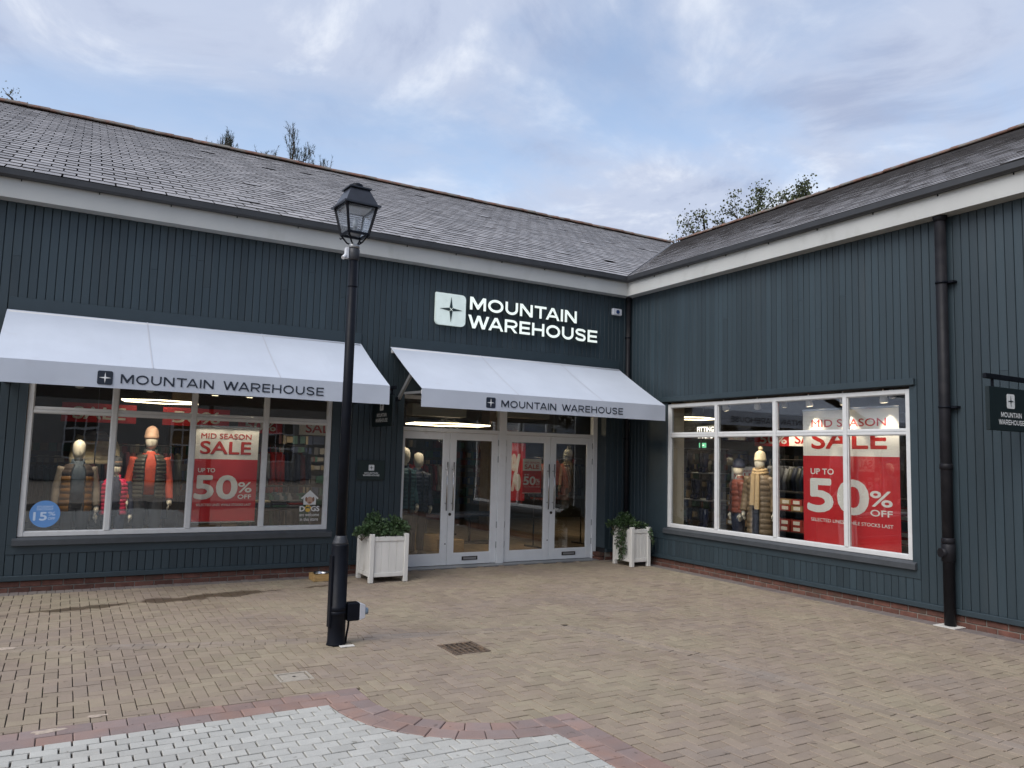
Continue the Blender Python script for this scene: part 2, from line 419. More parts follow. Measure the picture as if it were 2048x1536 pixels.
def pxy(p):
    d = Vector(p)-CAM; z = d.dot(fw)
    return (1024+F_PX*d.dot(rt)/z, 768-F_PX*d.dot(up)/z, z) if z > 0.1 else (-9e3, -9e3, z)

# ---------------------------------------------------------------- materials
CLAD = mat('painted_cladding', (0.0255, 0.0425, 0.0535), 0.52, var=0.10, vscale=3.0, bump=0.10, bscale=30, isl=0.15, stretch=(1, 1, 0.15), dirt=((0.040, 0.055, 0.064), 0.58, 0.85, 2.2))
TRIM = mat('painted_trim', (0.027, 0.044, 0.055), 0.50, var=0.08, vscale=5, bump=0.05, bscale=60)
SILL = mat('dark_sill_paint', (0.055, 0.062, 0.070), 0.45, var=0.12, vscale=9)
WHITE = mat('white_frame_paint', (0.62, 0.63, 0.63), 0.38, var=0.04, vscale=12, dirt=((0.50, 0.49, 0.45), 0.62, 0.9, 7))
DOORW = mat('pale_grey_door_paint', (0.80, 0.82, 0.83), 0.36, var=0.03, vscale=6, dirt=((0.60, 0.60, 0.58), 0.64, 0.9, 6))
FASC = mat('cream_fascia', (0.46, 0.47, 0.455), 0.5, var=0.05, vscale=2, dirt=((0.33, 0.335, 0.31), 0.58, 0.9, 3), stretch=(1, 1, 0.5))
GUTT = mat('dark_gutter', (0.036, 0.038, 0.042), 0.42, var=0.15, vscale=4)
BLACK = mat('black_gloss_metal', (0.006, 0.0075, 0.012), 0.45, var=0.2, vscale=10, bump=0.04, bscale=80, spec=0.14)
PIPE = mat('black_pipe', (0.012, 0.012, 0.015), 0.5, var=0.25, vscale=6, spec=0.2, dirt=((0.032, 0.030, 0.031), 0.55, 0.85, 4))
SLATE = mat('roof_slate', (0.285, 0.272, 0.27), 0.45, var=0.18, vscale=5, bump=0.25, bscale=45, isl=0.22, dirt=((0.20, 0.19, 0.185), 0.60, 0.85, 3))
SLATEE = mat('slate_shaded_edge', (0.050, 0.047, 0.048), 0.8, var=0.2, vscale=8)  # shade under each slate course, plus edge dirt, put into a dark edge colour
SLATEB = mat('roof_underlay', (0.018, 0.018, 0.02), 0.9)
RIDGE = mat('ridge_clay', (0.15, 0.078, 0.055), 0.85, var=0.30, vscale=7, bump=0.3, bscale=40, isl=0.25, dirt=((0.16, 0.15, 0.13), 0.42, 0.62, 4))
BRICK = mat('plinth_brick', (0.120, 0.052, 0.038), 0.85, var=0.3, vscale=11, bump=0.4, bscale=70, isl=0.25, dirt=((0.07, 0.06, 0.045), 0.55, 0.8, 5))
MORTAR = mat('mortar', (0.20, 0.18, 0.155), 0.95, var=0.2, vscale=20)
PAV = None
CANVAS = mat('white_canvas', (0.52, 0.565, 0.64), 0.78, var=0.025, vscale=3, bump=0.5, bscale=3.0, spec=0.2, dirt=((0.44, 0.45, 0.48), 0.66, 0.95, 2.5))
INK = mat('navy_print', (0.010, 0.018, 0.034), 0.6)
GREYMET = mat('grey_metal', (0.35, 0.36, 0.37), 0.4, metal=0.6)
STEEL = mat('brushed_steel', (0.55, 0.55, 0.56), 0.25, metal=1.0)
DARKMET = mat('dark_bronze', (0.06, 0.055, 0.05), 0.4, metal=0.7)
PLANTERW = mat('weathered_white_paint', (0.70, 0.69, 0.65), 0.6, var=0.06, vscale=9, bump=0.12, bscale=50, stretch=(1, 1, 0.3), dirt=((0.36, 0.33, 0.27), 0.58, 0.82, 6))
GLASS = glass_mat('shop_glass', (0.92, 0.935, 0.93), 2.0)
LGLASS = glass_mat('lantern_glass', (0.93, 0.95, 0.97), 1.1, milk=0.10)
LIT = mat('lit_sign_face', (0.8, 0.85, 0.8), 0.4, emit=(0.90, 1.0, 0.93), estr=0.30)
LITB = mat('lit_emblem_face', (0.62, 0.70, 0.68), 0.3, emit=(0.80, 0.95, 0.88), estr=0.16, var=0.1, vscale=5)
SIGNBLK = mat('dark_sign_panel', (0.006, 0.014, 0.016), 0.4)
SIGNGRN = mat('dark_green_plaque', (0.010, 0.024, 0.024), 0.35)
SIGNW = mat('sign_white_print', (0.78, 0.80, 0.80), 0.5)
RED = mat('poster_red', (0.56, 0.020, 0.026), 0.5, var=0.06, vscale=3, bump=0.6, bscale=2.2)
PWHITE = mat('poster_white', (0.80, 0.77, 0.72), 0.55, var=0.03, vscale=4, bump=0.5, bscale=2.2)
REDTXT = mat('poster_red_print', (0.50, 0.025, 0.020), 0.55)
BLUE = mat('sticker_blue', (0.12, 0.29, 0.62), 0.45)
PALEB = mat('sticker_pale_blue', (0.55, 0.68, 0.86), 0.5)
YEL = mat('sticker_yellow', (0.70, 0.45, 0.08), 0.5)
SOIL = mat('soil', (0.03, 0.022, 0.016), 0.95, var=0.3, vscale=30, bump=0.6, bscale=60)
LEAF = mat('planter_leaf', (0.056, 0.098, 0.040), 0.5, isl=0.45, var=0.3, vscale=6)
IVY = mat('ivy_leaf', (0.034, 0.066, 0.022), 0.45, isl=0.45, var=0.3, vscale=6)
STEM = mat('stem', (0.10, 0.08, 0.05), 0.8)
TREELEAF = mat('tree_leaf', (0.052, 0.066, 0.022), 0.6, isl=0.5, var=0.4, vscale=1.5)
PINE = mat('pine_needle', (0.030, 0.058, 0.030), 0.6, isl=0.4, var=0.3, vscale=2)
BARK = mat('bark', (0.085, 0.065, 0.048), 0.9, var=0.3, vscale=9, bump=0.5, bscale=25)
WOODFL = mat('shop_wood_floor', (0.33, 0.24, 0.15), 0.45, var=0.25, vscale=6, stretch=(1, 0.15, 1), bump=0.05)
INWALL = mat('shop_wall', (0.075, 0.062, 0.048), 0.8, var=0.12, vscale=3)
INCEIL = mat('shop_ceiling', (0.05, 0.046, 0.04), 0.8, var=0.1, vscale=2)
CREAMW = mat('cream_reveal', (0.50, 0.44, 0.33), 0.7)
WOODBOX = mat('pale_wood', (0.42, 0.27, 0.11), 0.6, var=0.2, vscale=12, stretch=(1, 1, 4), bump=0.1)
MANQ = mat('mannequin_shell', (0.72, 0.66, 0.55), 0.42)

# ================================================================ GROUND
me = MB(); me.add([(-400, -400, -0.05), (400, -400, -0.05), (400, 400, -0.05), (-400, 400, -0.05)], [(0, 1, 2, 3)])
tagged(me.build('ground', mat('ground_tan', (0.26, 0.22, 0.175), 0.9, var=0.15, vscale=2.0, bump=0.2)), kind='structure')
me = MB(); me.add([(-13, -16, -0.014), (0.02, -16, -0.014), (0.02, 0.32, -0.014), (-13, 0.32, -0.014)], [(0, 1, 2, 3)])
bed = tagged(me.build('bedding_sand', mat('joint_sand', (0.040, 0.032, 0.025), 0.95, var=0.3, vscale=9, dirt=((0.06, 0.085, 0.025), 0.60, 0.72, 3.5))), kind='structure')

def paver_material(name, cols, isl, speck, stain=False, fleck=0.0):
    """paving block: patches of hue, per-block value, speckle, and (for the tan field) the wet run-off stain"""
    m = bpy.data.materials.new(name); m.use_nodes = True; t = m.node_tree; n = t.nodes; l = t.links.new; b = n['Principled BSDF']
    geo = n.new('ShaderNodeNewGeometry'); pos = geo.outputs['Position']; oi = n.new('ShaderNodeObjectInfo')
    def nz(sc, det=5.0, ro=0.55):
        x = n.new('ShaderNodeTexNoise'); x.inputs['Scale'].default_value = sc; x.inputs['Detail'].default_value = det; x.inputs['Roughness'].default_value = ro
        l(pos, x.inputs['Vector']); return x.outputs[0]
    def mth(op, a, b_=None, clampit=False):
        x = n.new('ShaderNodeMath'); x.operation = op; x.use_clamp = clampit
        for i, v in enumerate((a, b_)):
            if v is None: continue
            if isinstance(v, (int, float)): x.inputs[i].default_value = v
            else: l(v, x.inputs[i])
        return x.outputs[0]
    rnd = mth('FRACT', mth('ADD', geo.outputs['Random Per Island'], oi.outputs['Random']))
    rnd2 = mth('FRACT', mth('MULTIPLY', rnd, 17.3))
    f = mth('ADD', mth('MULTIPLY', nz(0.9, 4), 0.92), mth('MULTIPLY', rnd, 0.14))
    rp = n.new('ShaderNodeValToRGB'); l(f, rp.inputs[0]); el = rp.color_ramp.elements
    for i, (p, c) in enumerate(cols):
        e = el[i] if i < 2 else el.new(p)
        e.position = p; e.color = (*c, 1)
    def mul(col, fac, lo, hi):
        mr = n.new('ShaderNodeMapRange'); l(fac, mr.inputs[0]); mr.inputs[3].default_value = lo; mr.inputs[4].default_value = hi
        h = n.new('ShaderNodeHueSaturation'); l(col, h.inputs['Color']); l(mr.outputs[0], h.inputs['Value']); return h.outputs[0]
    col = mul(rp.outputs[0], rnd2, 1-isl, 1+isl)
    col = mul(col, nz(150, 3, 0.7), 1-speck, 1+speck)
    col = mul(col, nz(9, 5), 0.86, 1.14)
    if fleck:
        mr = n.new('ShaderNodeMapRange'); l(nz(260, 2, 0.6), mr.inputs[0]); mr.inputs[1].default_value = 0.60; mr.inputs[2].default_value = 0.68; mr.inputs[4].default_value = fleck
        mx = n.new('ShaderNodeMix'); mx.data_type = 'RGBA'; l(mr.outputs[0], mx.inputs[0]); l(col, mx.inputs[6]); mx.inputs[7].default_value = (0.13, 0.13, 0.12, 1); col = mx.outputs[2]
    def spots(col, sc, lo, hi, dark, amt):
        mr = n.new('ShaderNodeMapRange'); l(nz(sc, 3, 0.5), mr.inputs[0]); mr.inputs[1].default_value = lo; mr.inputs[2].default_value = hi; mr.inputs[4].default_value = amt
        mx = n.new('ShaderNodeMix'); mx.data_type = 'RGBA'; mx.blend_type = 'MULTIPLY'; l(mr.outputs[0], mx.inputs[0]); l(col, mx.inputs[6]); mx.inputs[7].default_value = (*dark, 1); return mx.outputs[2]
    col = spots(col, 16, 0.66, 0.72, (0.5, 0.48, 0.45), 0.8)
    col = spots(col, 1.6, 0.50, 0.80, (0.72, 0.68, 0.65), 0.55)
    rough = 0.82
    if stain:
        sp = n.new('ShaderNodeSeparateXYZ'); l(pos, sp.inputs[0])
        # run-off: band around the line y = -1.17 + 0.16*(x+7.6), broken up by noise, x from -9.3 to -6.1
        cy_ = mth('ADD', mth('MULTIPLY', mth('ADD', sp.outputs[0], 7.6), 0.16), -1.13)
        d = mth('ABSOLUTE', mth('SUBTRACT', sp.outputs[1], cy_))
        along = mth('ABSOLUTE', mth('ADD', sp.outputs[0], 7.35))
        w = mth('SUBTRACT', 0.19, mth('MULTIPLY', along, 0.085))
        k = mth('SUBTRACT', mth('ADD', w, mth('MULTIPLY', mth('SUBTRACT', nz(2.6, 6), 0.5), 0.75)), d)
        msk = mth('MULTIPLY', k, 14.0, True)
        mx = n.new('ShaderNodeMix'); mx.data_type = 'RGBA'; mx.blend_type = 'MULTIPLY'; l(msk, mx.inputs[0]); l(col, mx.inputs[6]); mx.inputs[7].default_value = (0.40, 0.36, 0.32, 1); col = mx.outputs[2]
        ro = n.new('ShaderNodeMapRange'); l(msk, ro.inputs[0]); ro.inputs[3].default_value = 0.82; ro.inputs[4].default_value = 0.42; l(ro.outputs[0], b.inputs['Roughness'])
    else: b.inputs['Roughness'].default_value = rough
    l(col, b.inputs['Base Color'])
    bp = n.new('ShaderNodeBump'); bp.inputs['Strength'].default_value = 0.35; bp.inputs['Distance'].default_value = 0.004
    l(nz(120, 5, 0.7), bp.inputs['Height']); l(bp.outputs[0], b.inputs['Normal'])
    MATS[name] = m; return m
TANP = paver_material('tan_paver', [(0.36, (0.300, 0.252, 0.178)), (0.50, (0.292, 0.237, 0.174)), (0.62, (0.280, 0.222, 0.172)), (0.78, (0.262, 0.214, 0.176))], 0.09, 0.30, stain=True)
BANDP = paver_material('channel_paver', [(0.38, (0.300, 0.245, 0.182)), (0.60, (0.278, 0.225, 0.180)), (0.75, (0.262, 0.222, 0.190))], 0.10, 0.40, fleck=0.25)
EDGEP = paver_material('edge_paver', [(0.40, (0.185, 0.162, 0.145)), (0.62, (0.172, 0.142, 0.135)), (0.80, (0.24, 0.20, 0.145))], 0.10, 0.22)
REDP = paver_material('red_paver', [(0.36, (0.285, 0.198, 0.172)), (0.50, (0.250, 0.195, 0.182)), (0.62, (0.300, 0.195, 0.160)), (0.75, (0.232, 0.192, 0.186))], 0.12, 0.25)
GREYP = paver_material('granite_sett', [(0.36, (0.42, 0.415, 0.385)), (0.55, (0.455, 0.45, 0.415)), (0.75, (0.40, 0.40, 0.375))], 0.08, 0.22, fleck=0.30)

# geometry of the paved court
ARC_C, ARC_R0, ARC_R1 = (-5.80, -5.47), 0.86, 1.15      # round bite out of the corner of the pale panel
GX, GY = -5.82, -5.47                                   # right and top edge of the pale panel
RW = 0.29                                               # red border, two courses
BAND = [(-14, -1.70), (-9.0, -2.92), (-7.5, -3.40), (-6.1, -3.72), (-4.05, -4.06), (-3.60, -5.5), (-3.35, -8.2), (-3.0, -12.0)]
BW = 0.098
def band_sd(x, y):
    best = (9e9, None)
    for (a, b) in zip(BAND, BAND[1:]):
        dx, dy = b[0]-a[0], b[1]-a[1]; t = max(0, min(1, ((x-a[0])*dx+(y-a[1])*dy)/(dx*dx+dy*dy)))
        qx, qy = a[0]+dx*t, a[1]+dy*t; d = math.hypot(x-qx, y-qy)
        if d < best[0]: best = (d, (qx, qy))
    return best
XC = ARC_C[0]-ARC_R0
def in_red_outer(x, y):        # inside pale panel + red border
    if y > ARC_C[1]: return x < XC and y < GY+RW
    if x > ARC_C[0]: return y < ARC_C[1]-ARC_R0 and x < GX+RW
    return math.hypot(x-ARC_C[0], y-ARC_C[1]) > ARC_R0
HOLES = [(-5.58, -4.64, -5.22, -4.25), (-7.13, -4.82, -6.865, -4.585)]
LAMP = (-6.405, -3.86)
class Field:
    """pavers of one zone: collects clipped outlines, then makes the largest-looking 300 objects of their own"""
    def __init__(s): s.p = []
    def add(s, poly, gap=0.004):
        poly = [p for i, p in enumerate(poly) if math.hypot(p[0]-poly[i-1][0], p[1]-poly[i-1][1]) > 0.002]
        if len(poly) < 3 or area(poly) < 0.0006: return
        if min(max(p[0] for p in poly)-min(p[0] for p in poly), max(p[1] for p in poly)-min(p[1] for p in poly)) < 0.014: return
        cx = sum(p[0] for p in poly)/len(poly); cyy = sum(p[1] for p in poly)/len(poly)
        q = inset(poly, gap*0.5)
        s.p.append((q, cx, cyy))
    def make(s, parent, name, m, nind=300, zj=0.0024, ch=0.0022, hgt=0.03):
        items = []
        for poly, cx, cyy in s.p:
            a = pxy((cx, cyy, 0)); vis = -60 < a[0] < 2108 and -60 < a[1] < 1596
            if vis:
                pp = [pxy((x, y, 0))[:2] for x, y in poly]; sz = area(pp)
            else: sz = -1
            items.append((sz, poly, cx, cyy))
        items.sort(key=lambda t: -t[0])
        def geom(mb, poly, cx, cyy, ox, oy):
            z = random.uniform(-zj, zj); tx, ty = random.uniform(-.011, .011), random.uniform(-.011, .011)
            def Z(x, y): return z+tx*(x-cx)+ty*(y-cyy)
            ins = inset(poly, ch)
            n = len(poly)
            vs = [(x-ox, y-oy, -hgt) for x, y in poly]+[(x-ox, y-oy, Z(x, y)-ch) for x, y in poly]+[(x-ox, y-oy, Z(x, y)) for x, y in ins]
            fs = [(i, (i+1) % n, n+(i+1) % n, n+i) for i in range(n)]+[(n+i, n+(i+1) % n, 2*n+(i+1) % n, 2*n+i) for i in range(n)]+[tuple(range(2*n, 3*n))]
            mb.add(vs, fs)
        for (sz, poly, cx, cyy) in items[:nind]:
            if sz < 0: continue
            mb = MB(); geom(mb, poly, cx, cyy, cx, cyy); link(mb.mesh(name, m), name, parent, (cx, cyy, 0))
        rest = [i for k, i in enumerate(items) if k >= nind or i[0] < 0]
        if rest:
            mb = MB()
            for (sz, poly, cx, cyy) in rest: geom(mb, poly, cx, cyy, 0, 0)
            mb.build(name+'_field', m, parent, kind='stuff')
def ccw(poly):
    return poly if sum(poly[i][0]*poly[(i+1) % len(poly)][1]-poly[(i+1) % len(poly)][0]*poly[i][1] for i in range(len(poly))) > 0 else poly[::-1]
def setting(name):
    o = bpy.data.objects.new(name, None); COL.objects.link(o); o['kind'] = 'structure'; WO[o] = Vector((0, 0, 0)); return o

A = 0.0925
tan = Field(); X0, Y0 = -12.0, -13.0
for r in range(int((-Y0)/A)+2):
    for c in range(int(-X0/A)+2):
        v = (c-r) % 4
        if v == 0: w, h = 2, 1
        elif v == 3: w, h = 1, 2
        else: continue
        x, y = X0+c*A, Y0+r*A
        poly = [(x, y), (x+w*A, y), (x+w*A, y+h*A), (x, y+h*A)]
        cx, cyy = x+w*A/2, y+h*A/2
        if cx > -0.05 or cyy > -0.05 or cyy < -12.5 or cx < -11.5: continue
        if cx-cyy < -6.6 and cyy < -7.5: pass
        poly = clip(poly, 0, 1, -0.20 if cx < -4.3 or cx > -0.5 else 0.14)       # stop at edge course along the left wall
        poly = clip(poly, 1, 0, -0.20)                                        # ... and along the right wall
        if len(poly) < 3: continue
        parts = [poly]
        d, q = band_sd(cx, cyy)
        if d < 0.25:
            sg_ = min(zip(BAND, BAND[1:]), key=lambda ab: abs((ab[1][0]-ab[0][0])*(q[1]-ab[0][1])-(ab[1][1]-ab[0][1])*(q[0]-ab[0][0]))/math.hypot(ab[1][0]-ab[0][0], ab[1][1]-ab[0][1])+(0 if min(ab[0][0], ab[1][0])-.01 <= q[0] <= max(ab[0][0], ab[1][0])+.01 and min(ab[0][1], ab[1][1])-.01 <= q[1] <= max(ab[0][1], ab[1][1])+.01 else 9))
            ex_, ey_ = sg_[1][0]-sg_[0][0], sg_[1][1]-sg_[0][1]; le = math.hypot(ex_, ey_); nx, ny = -ey_/le, ex_/le; c0 = nx*q[0]+ny*q[1]
            parts = [clip(poly, nx, ny, c0-BW), clip(poly, -nx, -ny, -c0-BW)]
        out = []
        for p_ in parts:
            if len(p_) < 3: continue
            ins = [in_red_outer(px_, py_) for px_, py_ in p_]
            if all(ins): continue
            if any(ins):
                dr = math.hypot(cx-ARC_C[0], cyy-ARC_C[1])
                cand = [(abs(cyy-(GY+RW)) if cx < XC+.1 else 9, (0, -1, -(GY+RW))), (abs(cx-XC) if ARC_C[1] < cyy < GY+RW+.05 else 9, (-1, 0, -XC)),
                        (abs(dr-ARC_R0) if cx < ARC_C[0] and cyy < ARC_C[1] else 9, ((cx-ARC_C[0])/dr, (cyy-ARC_C[1])/dr, ((cx-ARC_C[0])*ARC_C[0]+(cyy-ARC_C[1])*ARC_C[1])/dr+ARC_R0)),
                        (abs(cyy-(ARC_C[1]-ARC_R0)) if ARC_C[0] <= cx < GX+RW+.05 else 9, (0, -1, -(ARC_C[1]-ARC_R0))), (abs(cx-(GX+RW)) if cyy < ARC_C[1]-ARC_R0+.05 else 9, (-1, 0, -(GX+RW)))]
                p_ = clip(p_, *min(cand)[1])
            if len(p_) >= 3: out.append(p_)
        for rc in HOLES:
            out = [r_ for p_ in out for r_ in (minus_rect(p_, rc) if rc[0]-.2 < cx < rc[2]+.2 and rc[1]-.2 < cyy < rc[3]+.2 else [p_])]
        for p_ in out: tan.add(ccw(p_), 0.0066)
tan.make(setting('herringbone_paving'), 'paver', TANP)
# two course dished channel
band = Field()
for (a, b) in zip(BAND, BAND[1:]):
    dx, dy = b[0]-a[0], b[1]-a[1]; Ls = math.hypot(dx, dy); dx, dy = dx/Ls, dy/Ls; nx, ny = -dy, dx
    for side in (0, 1):
        t = -0.1*side*0.92
        while t < Ls:
            t0, t1 = max(0, t), min(Ls, t+0.186); t += 0.186
            if t1-t0 < 0.03: continue
            o0, o1 = (-BW, -0.001) if side == 0 else (0.001, BW)
            P = [(a[0]+dx*u+nx*w, a[1]+dy*u+ny*w) for u, w in ((t0, o0), (t1, o0), (t1, o1), (t0, o1))]
            cx, cyy = (P[0][0]+P[2][0])/2, (P[0][1]+P[2][1])/2
            if -11.5 < cx < 0 and cyy > -12: band.add(ccw(P), 0.005)
band.make(setting('channel_paving'), 'channel_paver', BANDP, zj=0.003)
# edge course against the walls
edge = Field(); x = -11.5
while x < -0.2:
    if x < -4.35 or x > -0.62: edge.add([(x, -0.197), (x+A, -0.197), (x+A, 0.0), (x, 0.0)])
    x += A
y = -0.2
while y > -12:
    edge.add([(-0.197, y-A), (0.0, y-A), (0.0, y), (-0.197, y)]); y -= A
edge.make(setting('wall_edge_paving'), 'edge_paver', EDGEP)
# pale granite panel
grey = Field(); SL, SW = 0.146, 0.0945
row = 0; y = GY
while y > -12.5:
    x = -12.0 + (SL/2 if row % 2 else 0) + random.uniform(-.008, .008)
    while x < GX:
        poly = [(x, y-SW), (x+SL, y-SW), (x+SL, y), (x, y)]; cx, cyy = x+SL/2, y-SW/2; x += SL
        poly = clip(poly, 1, 0, GX)
        if len(poly) < 3: continue
        rs = [math.hypot(p[0]-ARC_C[0], p[1]-ARC_C[1]) for p in poly]
        if max(rs) < ARC_R1: continue
        if min(rs) < ARC_R1:
            ux_, uy_ = cx-ARC_C[0], cyy-ARC_C[1]; dd = math.hypot(ux_, uy_); ux_, uy_ = ux_/dd, uy_/dd
            poly = clip(poly, -ux_, -uy_, -(ux_*ARC_C[0]+uy_*ARC_C[1])-ARC_R1)
        if len(poly) >= 3: grey.add(ccw(poly), 0.010 if cx < -7.6 else 0.0085)
    row += 1; y -= SW
grey.make(setting('granite_paving'), 'sett', GREYP, ch=0.003, zj=0.0025)
# red border, two courses, following the straight edges and the round bite
red = Field()
def course(pts, w0, w1, start):
    """blocks along a polyline, offset w0..w1 to the left of travel"""
    t = start; segs = []
    for (a, b) in zip(pts, pts[1:]):
        Ls = math.hypot(b[0]-a[0], b[1]-a[1]); segs.append((a, b, Ls))
    tot = sum(sg[2] for sg in segs)
    def at(t, w):
        t = max(0, min(tot-1e-6, t))
        for (a, b, Ls) in segs:
            if t <= Ls: break
            t -= Ls
        dx, dy = (b[0]-a[0])/Ls, (b[1]-a[1])/Ls
        return (a[0]+dx*t-dy*w, a[1]+dy*t+dx*w)
    while t < tot:
        t0, t1 = max(t, 0), min(t+0.195, tot); t += 0.195
        if t1-t0 > 0.03: red.add(ccw([at(t0, w0), at(t1, w0), at(t1, w1), at(t0, w1)]), 0.005)
topl = [(-12.0, GY), (-6.985, GY)]
course(topl[:1]+[(XC, GY)], 0.0, RW/2, 0.0); course([(-12, GY), (XC, GY)], RW/2, RW+0.0, -0.09)
arc = []
a_s, a_e = math.atan2(0.0, -1.0), math.atan2(-1.0, 0.0)
for k in range(15):
    a = R(180+90*k/14); arc.append((ARC_C[0]+ARC_R1*math.cos(a), ARC_C[1]+ARC_R1*math.sin(a)))
course(arc, 0.0, (ARC_R1-ARC_R0)/2, -0.05); course(arc, (ARC_R1-ARC_R0)/2, ARC_R1-ARC_R0, 0.0)
rgt = [(GX, ARC_C[1]-ARC_R0), (GX, -12.5)]
course(rgt, 0.0, RW/2, 0.0); course(rgt, RW/2, RW, -0.09)
red.make(setting('red_border_paving'), 'red_paver', REDP, zj=0.003, ch=0.004)

# ================================================================ SHOP BUILDING
B = thing('shop_building', 'dark blue-green timber clad shop building with slate roof and two wings', 'building')
BP = 0.0935
ZS, ZF = 0.195, 4.64          # top of skirting, underside of fascia
wallL = MB().box((-13, 0.022, 0.0), (-9.10, 0.30, 4.85)).box((-9.10, 0.022, 0), (-5.32, 0.30, 0.60)).box((-9.10, 0.022, 2.70), (-5.32, 0.30, 4.85)) \
    .box((-5.32, 0.022, 0), (-4.29, 0.30, 4.85)).box((-4.29, 0.022, 2.70), (-0.46, 0.30, 4.85)).box((-0.46, 0.022, 0), (0.3, 0.30, 4.85)) \
    .build('front_wall', SLATEB, B)
wallR = MB().box((0.022, 0.0, 0), (0.30, -1.03, 4.85)).box((0.022, -1.03, 0), (0.30, -5.32, 0.60)).box((0.022, -1.03, 2.70), (0.30, -5.32, 4.85)) \
    .box((0.022, -5.32, 0), (0.30, -15, 4.85)).build('side_wall', SLATEB, B)
board_cache = {}
def board_mesh(h):
    k = round(h, 3)
    if k not in board_cache:
        w, c, d = BP/2-0.0028, 0.005, 0.020
        pts = [(-w, d), (-w, c), (-w+c, 0), (w-c, 0), (w, c), (w, d)]
        board_cache[k] = MB().prism(pts[::-1], lambda p: (p[0], p[1], 0), lambda p: (p[0], p[1], h)).mesh('board', CLAD)
    return board_cache[k]
def boards(parent, spans, side):
    for (u0, u1, segs) in spans:
        n = max(1, round((u1-u0)/BP)); 
        for i in range(n):
            u = u0+(i+0.5)*(u1-u0)/n; sc = (u1-u0)/n/BP
            for (z0, z1) in segs:
                jit = random.uniform(-0.0012, 0.0012)
                zc_ = None if z1-z0 < 1.0 or random.random() > 0.14 else z0+(z1-z0)*random.uniform(.25, .75)
                if zc_ is not None:
                    zc_ = z0+round((zc_-z0)/0.05)*0.05
                    o = link(board_mesh(z1-zc_), 'board', parent, (u, jit-.0012, zc_) if side == 'L' else (jit-.0012, -u, zc_), None if side == 'L' else (0, 0, -math.pi/2)); o.scale.x = sc; z1 = zc_-0.0025
                if side == 'L': o = link(board_mesh(z1-z0), 'board', parent, (u, jit, z0))
                else: o = link(board_mesh(z1-z0), 'board', parent, (jit, -u, z0), (0, 0, -math.pi/2))
                o.scale.x = sc
boards(wallL, [(-13, -9.36, [(ZS, ZF)]), (-9.36, -9.17, [(ZS, 3.32), (3.484, ZF)]), (-9.17, -5.25, [(ZS, 0.435), (3.484, ZF)]), (-5.25, -4.98, [(ZS, 3.32), (3.484, ZF)]),
               (-4.98, -4.54, [(ZS, ZF)]), (-4.54, -4.29, [(ZS, 3.32), (3.484, ZF)]), (-4.29, -0.46, [(3.484, ZF)]), (-0.46, -0.22, [(ZS, 3.32), (3.484, ZF)]), (-0.22, 0.0, [(ZS, ZF)])], 'L')
boards(wallR, [(0.022, 0.60, [(ZS, ZF)]), (0.60, 5.40, [(ZS, 0.445), (2.79, ZF)]), (5.40, 9.6, [(ZS, ZF)])], 'R')
# flat boards round the openings
MB().box((-9.355, -0.012, 3.322), (-4.985, 0.02, 3.482), 0.003).build('head_board', TRIM, wallL)
MB().box((-4.535, -0.012, 3.322), (-0.225, 0.02, 3.482), 0.003).build('head_board', TRIM, wallL)
MB().box((-9.17, -0.008, 0.437), (-5.25, 0.02, 0.538), 0.003).build('under_sill_board', TRIM, wallL)
MB().box((-9.17, -0.006, 0.54), (-9.075, 0.02, 3.318), 0.003).build('jamb_board', TRIM, wallL)
MB().box((-5.365, -0.006, 0.54), (-5.25, 0.02, 3.318), 0.003).build('jamb_board', TRIM, wallL)
MB().box((-9.074, -0.004, 2.66), (-5.366, 0.02, 3.316), 0.003).build('lintel_board', TRIM, wallL)
MB().box((-4.29, -0.004, 2.66), (-0.46, 0.02, 3.316), 0.003).build('lintel_board', TRIM, wallL)
MB().box((-13, -0.030, 0.131), (-4.29, 0.021, 0.193), 0.006).build('skirting_board', TRIM, wallL)
MB().box((-0.46, -0.030, 0.131), (-0.031, 0.021, 0.193), 0.006).build('skirting_board', TRIM, wallL)
MB().box((-0.452, -0.002, 0.20), (-0.482, 0.27, 2.66), 0.002).build('door_reveal', TRIM, wallL)
MB().box((-4.298, -0.002, 0.20), (-4.268, 0.27, 2.66), 0.002).build('door_reveal', TRIM, wallL)
MB().box((-4.266, 0.0205, 2.645), (-0.484, 0.27, 2.668)).build('door_soffit', TRIM, wallL)
MB().box((-0.030, -0.03, 0.131), (0.021, -15, 0.193), 0.006).build('skirting_board', TRIM, wallR)
MB().box((-0.008, -0.60, 0.447), (0.02, -5.40, 0.548), 0.003).build('under_sill_board', TRIM, wallR)
MB().box((-0.006, -0.60, 0.549), (0.02, -1.045, 2.695), 0.003).build('jamb_board', TRIM, wallR)
MB().box((-0.006, -5.305, 0.549), (0.02, -5.40, 2.695), 0.003).build('jamb_board', TRIM, wallR)
MB().box((-0.045, -0.90, 2.705), (0.02, -5.385, 2.785), 0.004).build('head_board', TRIM, wallR)
MB().box((-0.004, -0.60, 2.697), (0.018, -5.40, 2.79)).build('lintel_board', TRIM, wallR)
